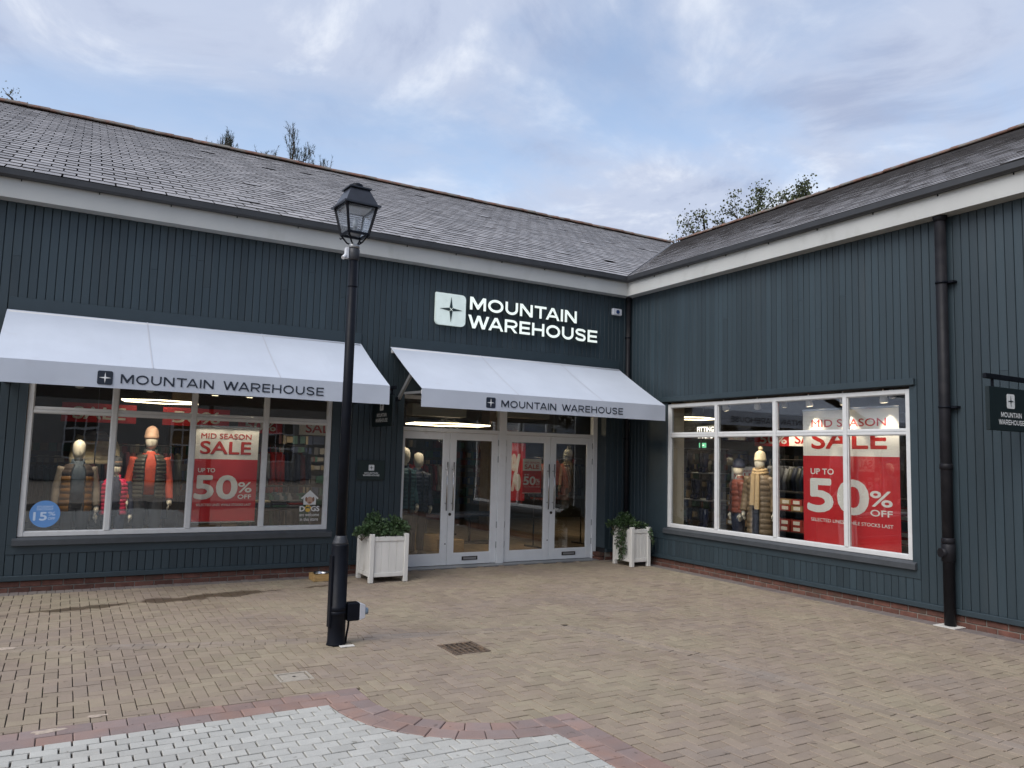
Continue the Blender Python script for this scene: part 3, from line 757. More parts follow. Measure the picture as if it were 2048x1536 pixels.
# brick plinth
brick_me = MB().box((-0.105, 0, -0.031), (0.105, 0.09, 0.031), 0.004).mesh('brick', BRICK)
pl = MB().box((-13, 0.016, -0.1), (-4.29, 0.021, 0.13)).box((-0.46, 0.016, -0.1), (0.0, 0.021, 0.13)).build('front_plinth', MORTAR, B)
plr = MB().box((0.016, 0.0, -0.1), (0.021, -15, 0.13)).build('side_plinth', MORTAR, B)
for k, z in enumerate((0.018, 0.092)):
    x = -11.0+0.11*k
    while x < -0.06:
        if (x < -4.38) or x > -0.36: link(brick_me, 'brick', pl, (x, random.uniform(0.004, 0.009), z))
        x += 0.222
    y = -0.12-0.11*k
    while y > -11:
        link(brick_me, 'brick', plr, (random.uniform(0.004, 0.009), y, z), (0, 0, -math.pi/2)); y -= 0.222
for k, z in enumerate((0.018, 0.092)):      # brick return beside the door
    link(brick_me, 'brick', pl, (-0.478, 0.115, z), (0, 0, math.pi/2))
# fascia, soffit, gutter
FO = 0.18
MB().box((-13, -FO, 4.628), (-FO+0.0, -FO+0.022, 4.880), 0.002).build('fascia_board', FASC, B)
MB().box((-FO, -FO+0.022, 4.628), (-FO+0.022, -15, 4.880), 0.002).build('fascia_board', FASC, B)
MB().box((-13, -FO+0.022, 4.630), (-FO+0.022, 0.03, 4.642)).box((-FO+0.022, 0.03, 4.630), (0.03, -15, 4.642)).build('soffit', FASC, B)
def gutter(name, along):
    prof = [(0.003, 0.0), (0.060, 0.0), (0.082, 0.022), (0.085, 0.088), (0.078, 0.088), (0.074, 0.027), (0.055, 0.008), (0.003, 0.008)]
    z0 = 4.863
    if along == 'L': f0, f1 = (lambda p: (-13, -FO-p[0], z0+p[1])), (lambda p: (-FO-p[0], -FO-p[0], z0+p[1]))
    else: f0, f1 = (lambda p: (-FO-p[0], -FO-p[0], z0+p[1])), (lambda p: (-FO-p[0], -15, z0+p[1]))
    return MB().prism(prof, f0, f1).build(name, GUTT, B, fix=True)
gl = gutter('front_gutter', 'L'); gr = gutter('side_gutter', 'R')
clip_me = MB().box((-0.006, -0.010, -0.020), (0.006, 0.0, 0.0)).mesh('gutter_clip', BLACK)
x = -12.6
while x < -0.5: link(clip_me, 'gutter_clip', gl, (x, -FO-0.0005, 4.861)); x += 0.82
y = -0.9
while y > -9: link(clip_me, 'gutter_clip', gr, (-FO-0.0005, y, 4.861), (0, 0, -math.pi/2)); y -= 0.82
# roof: slates on both slopes
EV, ZE, RG, ZR = -0.235, 4.945, 9.53, 9.384
SLP = (ZR-ZE)/(RG-EV); CS = 1/math.hypot(1, SLP); ANG = math.atan(SLP)
GAUGE, TW, TL, TT = 0.269, 0.292, 0.325, 0.010
SLEN = (RG-EV)/CS
def roof(side):
    nm = 'front_roof' if side == 'L' else 'side_roof'
    lo = -13.0 if side == 'L' else -15.0
    def W(u, v, w):           # u along eave, v plan distance from eave line (absolute plan coordinate), w height above
        z = ZE+(v-EV)*SLP+w
        return (u, v, z) if side == 'L' else (v, u, z)
    mb = MB()
    for (a, b) in (((lo, EV), (EV, EV)),):
        mb.add([W(lo, EV, -0.03), W(EV, EV, -0.03), W(RG, RG, -0.03), W(lo, RG, -0.03)], [(0, 1, 2, 3)] if side == 'L' else [(3, 2, 1, 0)])
        zb = ZE-0.1
        bk = [W(lo, RG, -0.03), W(RG, RG, -0.03), W(RG*2, RG*2, 0), W(lo, RG*2, 0)]
        bk = [bk[0], bk[1], (bk[2][0], bk[2][1], zb), (bk[3][0], bk[3][1], zb)]
        mb.add(bk, [(0, 1, 2, 3)] if side == 'L' else [(3, 2, 1, 0)])
    rf = mb.build(nm, SLATEB, B)
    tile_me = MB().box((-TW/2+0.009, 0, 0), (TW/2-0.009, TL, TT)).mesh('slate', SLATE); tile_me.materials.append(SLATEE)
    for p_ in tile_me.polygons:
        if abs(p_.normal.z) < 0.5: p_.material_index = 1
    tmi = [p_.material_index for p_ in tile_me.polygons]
    full = []; cut = MB(); nrow = int(SLEN/GAUGE)
    for r in range(nrow+1):
        s0 = r*GAUGE; v0 = EV+s0*CS
        u = lo+(TW/2 if r % 2 else 0)
        while u < v0+TW+0.3:
            uc = u+TW/2; jl = random.uniform(-0.012, 0.012)
            vmax = min(s0+TL, SLEN)*CS+EV
            if u+TW < v0-0.02: full.append((uc+random.uniform(-.003, .003), s0+jl, r))
            else:
                poly = clip([(u+.003, v0), (u+TW-.003, v0), (u+TW-.003, vmax), (u+.003, vmax)], 1, -1, -0.02)
                if len(poly) >= 3 and area(poly) > 0.002:
                    poly = ccw(poly) if side == 'L' else ccw(poly)
                    def lift(p): return 0.016-0.036*(p[1]-v0)/CS
                    cut.prism(poly if side == 'L' else poly[::-1], lambda p: W(p[0], p[1], lift(p)), lambda p: W(p[0], p[1], lift(p)+TT))
            u += TW
    scored = []
    for (uc, s0, r) in full:
        p = W(uc, EV+s0*CS, 0); a = pxy(p)
        vis = -40 < a[0] < 2088 and -40 < a[1] < 1536
        scored.append(((1.0/a[2]**2 if vis else -1), uc, s0, r))
    scored.sort(key=lambda t: -t[0])
    def xf(uc, s0, r):
        tilt = ANG-0.036+random.uniform(-.007, .007); p = Vector(W(uc, EV+s0*CS, 0.016+random.uniform(0, .003)))
        yaw = random.uniform(-.012, .012)
        if random.random() < 0.012: yaw += random.uniform(-.05, .05); p += Vector((0, 0, 0.008))
        M = Matrix.Rotation(tilt, 4, 'X') @ Matrix.Rotation(yaw, 4, 'Z')
        if side == 'R': M = Matrix.Rotation(-math.pi/2, 4, 'Z') @ M
        return Matrix.Translation(p) @ M
    tv = [Vector(v.co) for v in tile_me.vertices]; tf = [tuple(q.vertices) for q in tile_me.polygons]
    ncut = len(cut.f); nfull = 0
    for i, (sc, uc, s0, r) in enumerate(scored):
        M = xf(uc, s0, r)
        if i < 290 and sc > 0:
            o = link(tile_me, 'slate', rf); o.matrix_local = M
        elif random.random() > 0.006: cut.add([M @ v for v in tv], tf); nfull += 1
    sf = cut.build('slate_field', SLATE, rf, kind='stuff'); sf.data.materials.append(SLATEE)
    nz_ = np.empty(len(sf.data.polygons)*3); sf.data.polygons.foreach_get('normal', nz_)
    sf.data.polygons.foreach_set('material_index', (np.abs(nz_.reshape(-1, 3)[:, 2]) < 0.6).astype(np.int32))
    # ridge tiles
    rt_me = MB(); ang = R(38); arcp = []
    for k in range(7):
        a = R(-62+124*k/6); arcp.append((0.16*math.sin(a), 0.16*math.cos(a)-0.075))
    prof = arcp+[(p[0]*0.9, p[1]-0.018) for p in arcp[::-1]]
    rt_me.prism(prof, lambda p: (-0.222, p[0], p[1]), lambda p: (0.222, p[0], p[1]*1.06+0.004)); rme = rt_me.mesh('ridge_tile', RIDGE)
    u = lo+0.2
    while u < RG-0.1:
        p = W(u, RG, 0.03+random.uniform(-.008, .008))
        o = link(rme, 'ridge_tile', rf, p, (0, random.uniform(-.02, .02), 0 if side == 'L' else math.pi/2)); u += 0.441
    return rf
rfl = roof('L'); rfr = roof('R')
MB().add([(EV-0.0, EV+0.0, ZE+0.012), (EV+0.09, EV-0.0, ZE+0.03), (RG+.05, RG-.05, ZR+0.03), (RG-.05, RG+.05, ZR+0.03), (EV, EV+0.09, ZE+0.03)], [(0, 1, 2, 3, 4)]).build('valley_strip', GUTT, rfl)

# windows ---------------------------------------------------------------
def shop_window(side, u0, u1, mull, zb, zt, zm, name, parent):
    """u runs along X (left wall) or -Y (right wall)"""
    def P(u, d, z): return (u, d, z) if side == 'L' else (d, -u, z)
    def bx(a, b, ch=0.004): return MB().box(P(*a), P(*b), ch)
    f = MB()
    f.box(P(u0, 0.012, zb), P(u0+0.06, 0.085, zt), 0.004).box(P(u1-0.06, 0.012, zb), P(u1, 0.085, zt), 0.004)
    f.box(P(u0+0.06, 0.014, zb), P(u1-0.06, 0.085, zb+0.055), 0.004).box(P(u0+0.06, 0.014, zt-0.055), P(u1-0.06, 0.085, zt), 0.004)
    fr = f.build(name, WHITE, parent)
    us = [u0+0.06]+list(mull)+[u1-0.06]
    for m_ in mull:
        bx((m_-0.03, 0.008, zb+0.055), (m_+0.03, 0.082, zt-0.055)).build('mullion', WHITE, fr)
    for i in range(len(us)-1):
        a = us[i]+(0.03 if i else 0); b = us[i+1]-(0.03 if i < len(us)-2 else 0)
        MB().box(P(a, 0.016, zm-0.036), P(b, 0.080, zm-0.003), 0.003).box(P(a, 0.022, zm+0.003), P(b, 0.080, zm+0.030), 0.003).box(P(a, 0.03, zm-0.003), P(b, 0.078, zm+0.003)).build('transom', WHITE, fr)
        for (z0, z1) in ((zb+0.055, zm-0.036), (zm+0.030, zt-0.055)):
            MB().box(P(a, 0.044, z0), P(b, 0.050, z1)).build('pane', GLASS, fr)
            bw = 0.010       # glazing bead
            MB().box(P(a, 0.032, z0), P(a+bw, 0.043, z1)).box(P(b-bw, 0.032, z0), P(b, 0.043, z1)).box(P(a+bw, 0.032, z0), P(b-bw, 0.043, z0+bw)).box(P(a+bw, 0.032, z1-bw), P(b-bw, 0.043, z1)).build('glazing_bead', WHITE, fr)
    s0, s1 = (u0-0.045, u1+0.06)
    sill = MB()
    prof = [(-0.050, zb-0.098), (-0.050, zb-0.035), (0.012, zb-0.004), (0.06, zb-0.004), (0.06, zb-0.098)]
    sill.prism(prof, lambda p: P(s0, p[0], p[1]), lambda p: P(s1, p[0], p[1])).build('sill', SILL, fr, fix=True)
    return fr
shop_window('L', -9.073, -5.368, [-8.14, -7.21, -6.28], 0.640, 2.66, 2.150, 'front_window', B)
shop_window('R', 1.047, 5.302, [2.14, 3.27, 4.41], 0.650, 2.665, 2.157, 'side_window', B)

# entrance doors ---------------------------------------------------------
DY = 0.262
ent = MB()
for (a, b) in ((-4.268, -4.245), (-2.478, -2.342), (-0.575, -0.484)):
    ent.box((a, DY-0.025, 0.0), (b, DY+0.07, 2.645), 0.004)
ent.box((-4.245, DY-0.02, 2.092), (-2.478, DY+0.065, 2.150), 0.004).box((-2.342, DY-0.02, 2.092), (-0.575, DY+0.065, 2.150), 0.004)
ent.box((-4.245, DY-0.02, 2.59), (-2.478, DY+0.065, 2.645), 0.004).box((-2.342, DY-0.02, 2.59), (-0.575, DY+0.065, 2.645), 0.004)
ent = ent.build('entrance_frame', DOORW, B)
for (a, b) in ((-4.245, -2.478), (-2.342, -0.575)):
    MB().box((a, DY+0.02, 2.150), (b, DY+0.026, 2.59)).build('fanlight_pane', GLASS, ent)
def door(x0, x1, hinge, box):
    zt, zb = 2.088, 0.012; w = 0.105
    x0 += 0.003; x1 -= 0.003
    d = MB().box((x0, DY, zb), (x0+w, DY+0.045, zt), 0.003).box((x1-w, DY, zb), (x1, DY+0.045, zt), 0.003)
    d.box((x0+w, DY+0.001, zb), (x1-w, DY+0.044, 0.185), 0.003).box((x0+w, DY+0.001, 1.985), (x1-w, DY+0.044, zt), 0.003)
    d = d.build('door', DOORW, B)
    MB().box((x0+w, DY+0.018, 0.185), (x1-w, DY+0.024, 1.985)).build('pane', GLASS, d)
    a, b, z0, z1 = x0+w, x1-w, 0.185, 1.985; t = 0.012
    MB().box((a, DY+0.004, z0), (a+t, DY+0.017, z1)).box((b-t, DY+0.004, z0), (b, DY+0.017, z1)).box((a+t, DY+0.004, z0), (b-t, DY+0.017, z0+t)).box((a+t, DY+0.004, z1-t), (b-t, DY+0.017, z1)).build('glazing_bead', DOORW, d)
    hx = x1-0.030 if hinge == 'l' else x0+0.030
    hx2 = hx-0.022 if hinge == 'l' else hx+0.022
    MB().tube([(hx2, DY-0.055, 0.86), (hx2, DY-0.055, 1.62)], 0.011, 10).tube([(hx2, DY-0.055, 0.97), (hx2, DY+0.001, 0.97)], 0.008, 8).tube([(hx2, DY-0.055, 1.50), (hx2, DY+0.001, 1.50)], 0.008, 8).build('pull_handle', STEEL, d)
    if box:
        lb = MB().box((x0+w+0.16, DY-0.008, 0.075), (x0+w+0.44, DY+0.002, 0.135), 0.003).build('letterbox', DARKMET, d)
        MB().box((x0+w+0.185, DY-0.0115, 0.088), (x0+w+0.415, DY-0.0085, 0.122)).build('flap', GREYMET, lb)
    MB().tube([(hx+(0.0 if hinge == 'l' else 0.0), DY-0.008, 0.80 if box else 0.34), (hx, DY+0.002, 0.80 if box else 0.34)], 0.024 if box else 0.010, 14).build('lock', DARKMET, d)
    hgx = x0+0.002 if hinge == 'l' else x1-0.002
    for z in (0.30, 0.62, 1.68, 1.95):
        MB().tube([(hgx, DY-0.008, z-0.05), (hgx, DY-0.008, z+0.05)], 0.008, 8).build('hinge', GREYMET, d)
door(-4.245, -3.361, 'l', False); door(-3.361, -2.478, 'r', True); door(-2.342, -1.457, 'l', False); door(-1.457, -0.575, 'r', True)
MB().box((-4.29, 0.02, -0.01), (-0.46, DY+0.08, 0.006)).build('threshold', GREYMET, B)

# ================================================================ AWNINGS
UX, UZ = (1, 0, 0), (0, 0, 1)
AY, AZ0, AZ1, AZV = -1.27, 3.318, 2.622, 2.372
def awning(x0, x1, seams, emb, txt, label):
    t = thing('awning', label, 'awning', ((x0+x1)/2, 0, AZ0), group='white shop awnings')
    nx, ny = 40, 10; top = []; bot = []
    for j in range(ny+1):
        s = j/ny; y = -0.035+(AY+0.035)*s; zb = AZ0+(AZ1-AZ0)*s
        for i in range(nx+1):
            u = i/nx; x = x0+(x1-x0)*u
            sag = -0.018*math.sin(math.pi*s)*(0.55+0.45*math.cos(2*math.pi*u*3))+0.0035*math.sin(u*41+3*s)*math.sin(math.pi*s)*math.sin(u*9+x0)
            top.append((x, y, zb+sag+0.003)); bot.append((x, y, zb+sag))
    n1 = nx+1; k = len(top); fs = []
    for j in range(ny):
        for i in range(nx):
            a = j*n1+i; fs.append((a, a+n1, a+n1+1, a+1)); fs.append((k+a, k+a+1, k+a+n1+1, k+a+n1))
    for i in range(nx): fs.append((i, i+1, k+i+1, k+i)); a = ny*n1+i; fs.append((a+1, a, k+a, k+a+1))
    for j in range(ny): a = j*n1; fs.append((a+n1, a, k+a, k+a+n1)); a += nx; fs.append((a, a+n1, k+a+n1, k+a))
    mb = MB(); mb.add(top+bot, fs, False); cp = mb.build('canopy', CANVAS, t)
    for sx in seams:
        vs = []; 
        for j in range(ny+1):
            s = j/ny; y = -0.035+(AY+0.035)*s; u = (sx-x0)/(x1-x0)
            z = AZ0+(AZ1-AZ0)*s-0.018*math.sin(math.pi*s)*(0.55+0.45*math.cos(2*math.pi*u*3))+0.0075
            vs += [(sx-0.007, y, z), (sx+0.007, y, z)]
        m2 = MB(); m2.add(vs, [(2*j+1, 2*j, 2*j+2, 2*j+3) for j in range(ny)]); m2.build('seam', mat('canvas_seam', (0.47, 0.49, 0.54), 0.8), cp)
    vl = MB(); nx2 = 30; vf = []; vb = []
    for j in range(4):
        z = AZ1+0.002-(AZ1-AZV)*j/3
        for i in range(nx2+1):
            x = x0+(x1-x0)*i/nx2; wv = 0.004*(j/3)*math.sin(i*1.3+x0)
            vf.append((x, AY-0.004+wv, z)); vb.append((x, AY-0.001+wv, z))
    k = len(vf); m1 = nx2+1; fs = []
    for j in range(3):
        for i in range(nx2):
            a = j*m1+i; fs.append((a, a+m1, a+m1+1, a+1)); fs.append((k+a, k+a+1, k+a+m1+1, k+a+m1))
    for i in range(nx2): a = 3*m1+i; fs.append((a, k+a, k+a+1, a+1)); fs.append((i, i+1, k+i+1, k+i))
    for j in range(3): a = j*m1; fs.append((a, k+a, k+a+m1, a+m1)); a += nx2; fs.append((a, a+m1, k+a+m1, k+a))
    vl.add(vf+vb, fs, False); va = vl.build('valance', CANVAS, t)
    MB().box((x0+0.01, AY+0.004, AZ1-0.075), (x1-0.01, AY+0.045, AZ1-0.012), 0.006).build('front_bar', mat('white_metal', (0.62, 0.63, 0.65), 0.4), t)
    MB().tube([(x0+0.02, -0.055, AZ0-0.05), (x1-0.02, -0.055, AZ0-0.05)], 0.042, 12).build('roller', mat('white_metal', (0.62, 0.63, 0.65), 0.4), t)
    for ex in (x0+0.06, x1-0.06):
        MB().box((ex-0.03, -0.07, 2.44), (ex+0.03, -0.012, 2.62), 0.004).box((ex-0.02, -0.33, 2.50), (ex+0.02, -0.07, 2.56), 0.004).build('bracket', BLACK, t)
        MB().bar((ex, -0.30, 2.53), (ex, -0.76, 2.87), 0.035, 0.055).build('arm', GREYMET, t)
        MB().bar((ex, -0.52, 2.60), (ex, AY+0.03, 2.58), 0.022, 0.035).build('arm', GREYMET, t)
    yy = AY-0.0105
    es, ez = emb[1], emb[2]
    emblem(va, (emb[0], yy+0.002, ez), UX, UZ, es, INK, SIGNW, 0.0015)
    brand('MOUNTAIN WAREHOUSE', INK, va, (txt[0], yy+0.0005, txt[2]), UX, UZ, txt[1]-txt[0], txt[3]-txt[2], 0.165, 0.22, 1.0)
    return t
awning(-9.36, -5.0, [-7.85, -6.42], (-8.40, 0.152, 2.408), (-8.17, -5.88, 2.432, 2.535), 'white canvas awning over the left shop window')
awning(-4.543, -0.248, [-3.02, -1.5], (-3.555, 0.150, 2.410), (-3.31, -1.12, 2.432, 2.532), 'white canvas awning over the glazed entrance doors')

# ================================================================ SIGNS
sg = thing('illuminated_sign', 'lit white shop name letters and star emblem high on the dark wall', 'sign', (-2.3, 0, 3.74))
emb = plate('emblem', round_rect(0.515, 0.50, 0.07, (2,)), LITB, sg, (-3.845, -0.030, 3.744), UX, UZ, 0.0, 0.05)
plate('star', star_pts(0.258, 0.25, 0.195), mat('star_dark', (0.012, 0.03, 0.03), 0.3), emb, (-3.845, -0.030, 3.744), UX, UZ, 0.051, 0.058)
for s_ in (1, -1):
    c = Vector((-3.845+0.258, -0.0905, 3.744+0.25)); dv = Vector((1, 0, s_))*0.024
    MB().bar(c-dv, c+dv, 0.004, 0.007, (0, 1, 0)).build('star_cross', LIT, emb)
MB().box((-3.80, -0.030, 3.80), (-3.40, -0.004, 3.83)).box((-3.80, -0.030, 4.15), (-3.40, -0.004, 4.18)).build('fixing_rail', BLACK, sg)
brand('MOUNTAIN', LIT, sg, (-3.262, -0.036, 4.035), UX, UZ, 2.057, 0.208, 0.20, 0.16, depth=0.05, split=True)
brand('WAREHOUSE', LIT, sg, (-3.285, -0.036, 3.740), UX, UZ, 2.519, 0.211, 0.20, 0.16, depth=0.05, split=True)
t = thing('wall_plaque', 'small dark plaque with white emblem on the cladding left of the doors', 'sign', (-4.76, 0, 1.335))
pb = MB().box((-4.965, -0.030, 1.335), (-4.55, -0.010, 1.627), 0.004).build('panel', SIGNGRN, t)
MB().box((-4.965, -0.033, 1.335), (-4.957, -0.0302, 1.627)).box((-4.558, -0.033, 1.335), (-4.55, -0.0302, 1.627)).box((-4.957, -0.033, 1.335), (-4.558, -0.0302, 1.343)).box((-4.957, -0.033, 1.619), (-4.558, -0.0302, 1.627)).build('rim', SIGNBLK, t)
emblem(pb, (-4.80, -0.0315, 1.475), UX, UZ, 0.085, SIGNW, SIGNGRN, 0.001)
brand('MOUNTAIN', SIGNW, pb, (-4.860, -0.0315, 1.428), UX, UZ, 0.205, 0.024, 0.20); brand('WAREHOUSE', SIGNW, pb, (-4.885, -0.0315, 1.396), UX, UZ, 0.255, 0.024, 0.20)

def hanging_sign(base, ux, label, w=0.80):
    """panel projecting from a wall; ux runs along the reading direction seen from the camera side; base = wall end"""
    ux = Vector(ux); nn = ux.cross(Vector(UZ)); b = Vector(base)
    t = thing('hanging_sign', label, 'sign', base, group='projecting shop signs')
    out = ux*(-1) if abs(ux.x) > 0.5 else ux      # direction away from the wall
    p0 = b+out*0.06
    P0 = p0+out*w if abs(ux.x) > 0.5 else p0
    def bb(a, c, ch, name, m):
        return MB().box(a, c, ch).build(name, m, t)
    hw = nn*0.02
    pn = bb(P0-hw, P0+ux*w+hw+Vector((0, 0, 0.43)), 0.004, 'panel', SIGNBLK)
    bb(b-nn*0.018+Vector((0, 0, 0.455+0.05)), b+out*(w+0.10)+nn*0.018+Vector((0, 0, 0.455+0.10)), 0.004, 'arm', BLACK)
    bb(b-nn*0.05-Vector((0, 0, -0.40)), b+out*0.012+nn*0.05+Vector((0, 0, 0.65)), 0.003, 'wall_plate', BLACK)
    for s_ in (0.12, 0.88):
        c = P0+ux*(w*s_)
        MB().box(c-nn*0.008-ux*0.012+Vector((0, 0, 0.4305)), c+nn*0.008+ux*0.012+Vector((0, 0, 0.504))).build('strap', BLACK, t)
    for sgn in (1, -1):
        u2 = ux*sgn; n2 = u2.cross(Vector(UZ)); q = (P0 if sgn == 1 else P0+ux*w)+n2*0.0215
        emblem(pn, q+u2*0.31+Vector((0, 0, 0.225)), u2, UZ, 0.145, SIGNW, SIGNBLK, 0.001)
        brand('MOUNTAIN', SIGNW, pn, q+u2*0.20+Vector((0, 0, 0.135)), u2, UZ, 0.38, 0.05, 0.20)
        brand('WAREHOUSE', SIGNW, pn, q+u2*0.155+Vector((0, 0, 0.062)), u2, UZ, 0.47, 0.05, 0.20)
    return t
hanging_sign((0.0, -6.68, 2.118), UX, 'black hanging sign on a bar at the right edge beyond the downpipe', 0.84)
hanging_sign((-4.77, 0.0, 2.112), (0, -1, 0), 'black hanging sign half hidden between the two awnings')

t = thing('alarm_box', 'small white alarm box under the eaves near the corner', 'alarm box', (-0.305, 0, 4.285))
MB().box((-0.41, -0.06, 4.285), (-0.205, -0.004, 4.405), 0.012).build('case', mat('white_plastic', (0.66, 0.68, 0.72), 0.4), t)
MB().tube([(-0.305, -0.0605, 4.345), (-0.305, -0.075, 4.345)], 0.034, 16).build('lens', mat('blue_lens', (0.02, 0.05, 0.16), 0.2), t)

# ================================================================ DOWNPIPES
def downpipe(x, y, r, ztop, zbot, brackets, collars, label, wall, acc=None, shoe=True):
    t = thing('downpipe', label, 'downpipe', (x, y, 0), group='black rainwater downpipes')
    MB().tube([(x, y, zbot), (x, y, ztop)], r, 20).build('pipe', PIPE, t)
    for z in collars:
        MB().lathe([(r+0.001, 0), (r+0.010, 0.004), (r+0.010, 0.055), (r+0.001, 0.065)], (x, y, z), 20).build('collar', PIPE, t)
    for z in brackets:
        bm = MB().lathe([(r+0.001, -0.012), (r+0.007, -0.012), (r+0.007, 0.012), (r+0.001, 0.012)], (x, y, z), 20)
        if wall == 'R': bm.box((x+0.01, y-r-0.07, z-0.012), (-0.0015, y+0.02, z+0.012))
        else: bm.box((x-0.02, y+0.01, z-0.012), (x+r+0.03, -0.0015, z+0.012))
        bm.build('bracket', BLACK, t)
    MB().lathe([(r*1.05, 0), (r*1.3, 0.05), (r*1.3, 0.07)], (x, y, ztop-0.06), 20).build('outlet', PIPE, t)
    if acc:
        am = MB().tube([(x, y+0.0, acc), (x-0.095, y+0.035, acc)], 0.052, 16); am.lathe([(r+0.001, -0.10), (r+0.012, -0.095), (r+0.012, 0.09), (r+0.001, 0.10)], (x, y, acc), 20); am.build('access_cap', PIPE, t)
    return t
downpipe(-0.088, -5.78, 0.060, 4.628, 0.012, (3.85, 2.42), (1.72, 0.90), 'tall black downpipe on the right wall beside the window', 'R', acc=0.80)
downpipe(-0.075, -0.075, 0.040, 4.628, 0.012, (3.9, 2.1), (2.9,), 'thin black downpipe in the inside corner of the walls', 'L')
t = tagged(MB().box((-0.22, -5.90, 0.001), (-0.002, -5.66, 0.009), 0.002).build('drain_plate', mat('pale_plate', (0.60, 0.58, 0.54), 0.7, var=0.2, vscale=12)), 'pale square plate on the paving under the right downpipe', 'drain plate')

# ================================================================ LAMP POST
lx, ly = LAMP
lp = thing('lamp_post', 'tall black lamp post with four sided lantern in front of the shop', 'lamp post', (lx, ly, 0))
MB().lathe([(0.088, 0.0), (0.086, 0.012), (0.080, 0.03), (0.078, 0.30), (0.082, 0.302), (0.082, 0.345), (0.078, 0.347), (0.077, 0.885), (0.074, 0.90)], (lx, ly, 0), 28).build('base_column', BLACK, lp)
MB().lathe([(0.074, 0.90), (0.070, 0.915), (0.056, 0.955), (0.051, 0.972), (0.046, 0.975)], (lx, ly, 0), 28).build('shoulder', mat('worn_black', (0.030, 0.033, 0.040), 0.5, var=0.3, vscale=20), lp)
MB().lathe([(0.046, 0.975), (0.0455, 2.2), (0.044, 3.66)], (lx, ly, 0), 24).build('post', BLACK, lp)
MB().box((lx-0.087, ly-0.045, 0.16), (lx-0.066, ly+0.03, 0.80), 0.004).build('access_door', BLACK, lp)
for z in (3.30,): MB().lathe([(0.0465, -0.006), (0.049, 0), (0.0465, 0.006)], (lx, ly, z), 20).build('band', BLACK, lp)
MB().lathe([(0.0445, 3.55), (0.054, 3.56), (0.054, 3.655), (0.046, 3.665)], (lx, ly, 0), 24).build('collar', mat('worn_black'  , (0.045, 0.048, 0.055)), lp)
MB().lathe([(0.050, 3.668), (0.052, 3.70), (0.040, 3.705)], (lx, ly, 0), 24).build('spigot', GREYMET, lp)
la = R(4); ca, sa = math.cos(la), math.sin(la)
def lq(hx, sx, sy, z): return Vector((lx+(sx*hx)*ca-(sy*hx)*sa, ly+(sx*hx)*sa+(sy*hx)*ca, z))
ZB, ZT, HB, HT = 3.800, 4.062, 0.098, 0.150
lan = MB(); cs = [(-1, -1), (1, -1), (1, 1), (-1, 1)]
for c in cs: lan.bar(lq(HB, *c, ZB), lq(HT, *c, ZT), 0.020, 0.020)
for h, z, w in ((HB, ZB, 0.022), (HT, ZT, 0.022)):
    for i in range(4): lan.bar(lq(h, *cs[i], z), lq(h, *cs[(i+1) % 4], z), w, w)
lan = lan.build('lantern', BLACK, lp)
for i in range(4):
    a, b = cs[i], cs[(i+1) % 4]; k = 0.94
    mid = lambda h, c, z: Vector((lx, ly, z))+(lq(h, *c, z)-Vector((lx, ly, z)))*1.0
    q = [mid(HB-0.004, a, ZB+0.008), mid(HB-0.004, b, ZB+0.008), mid(HT-0.004, b, ZT-0.008), mid(HT-0.004, a, ZT-0.008)]
    nrm = (q[1]-q[0]).cross(q[3]-q[0]).normalized()*-0.003
    MB().add(q+[p+nrm for p in q], [(0, 1, 2, 3), (7, 6, 5, 4), (0, 4, 5, 1), (1, 5, 6, 2), (2, 6, 7, 3), (3, 7, 4, 0)]).build('glass_pane', LGLASS, lan)
for c in cs:          # scrolled brackets under the lantern
    p = [lq(0.030, *c, 3.705), lq(0.055, *c, 3.725), lq(0.085, *c, 3.775), lq(0.098, *c, 3.795)]
    MB().tube(p, 0.008, 8).tube([lq(0.085, *c, 3.772), lq(0.102, *c, 3.762), lq(0.106, *c, 3.776)], 0.006, 6).build('scroll', BLACK, lan)
rfm = MB(); e = 0.182
ring = [(e, 4.058), (e, 4.074), (0.160, 4.078), (0.092, 4.232), (0.110, 4.234), (0.110, 4.246), (0.06, 4.252)]
vs = [lq(h, *c, z) for (h, z) in ring for c in cs]
fs = [(4*i+k, 4*i+(k+1) % 4, 4*i+4+(k+1) % 4, 4*i+4+k) for i in range(len(ring)-1) for k in range(4)]+[(3, 2, 1, 0), tuple(4*(len(ring)-1)+k for k in range(4))]
rfm.add(vs, fs); rfm.build('lantern_roof', mat('lantern_roof_paint', (0.016, 0.019, 0.028), 0.33, var=0.2, vscale=15), lan)
MB().lathe([(0.050, 4.25), (0.060, 4.262), (0.062, 4.272), (0.056, 4.29), (0.035, 4.303), (0.0, 4.308)], (lx, ly, 0), 20).build('cap', BLACK, lan)
MB().lathe([(0.0, 3.806), (0.060, 3.806), (0.060, 3.815), (0.022, 3.83), (0.022, 3.87), (0.0, 3.872)], (lx, ly, 0), 16).build('lamp_holder', GREYMET, lan)
MB().lathe([(0.0, 3.873), (0.018, 3.876), (0.026, 3.91), (0.022, 3.95), (0.0, 3.965)], (lx, ly, 0), 14).build('bulb', mat('bulb_glass', (0.75, 0.77, 0.78), 0.15), lan)
MB().box((lx-0.115, ly-0.10, 4.035), (lx+0.115, ly+0.10, 4.05)).build('reflector', mat('white_enamel', (0.75, 0.76, 0.78), 0.4), lan)
MB().box((lx-0.088, ly-0.022, 3.56), (lx-0.052, ly+0.022, 3.665), 0.006).tube([(lx-0.07, ly, 3.60), (lx-0.115, ly-0.03, 3.555)], 0.018, 10).build('sensor', mat('white_plastic', (0.66, 0.68, 0.72)), lp)
sk = thing('power_socket', 'black and white outdoor power socket strapped low on the lamp post', 'socket', (lx+0.13, ly, 0.2))
sx = lx+0.080
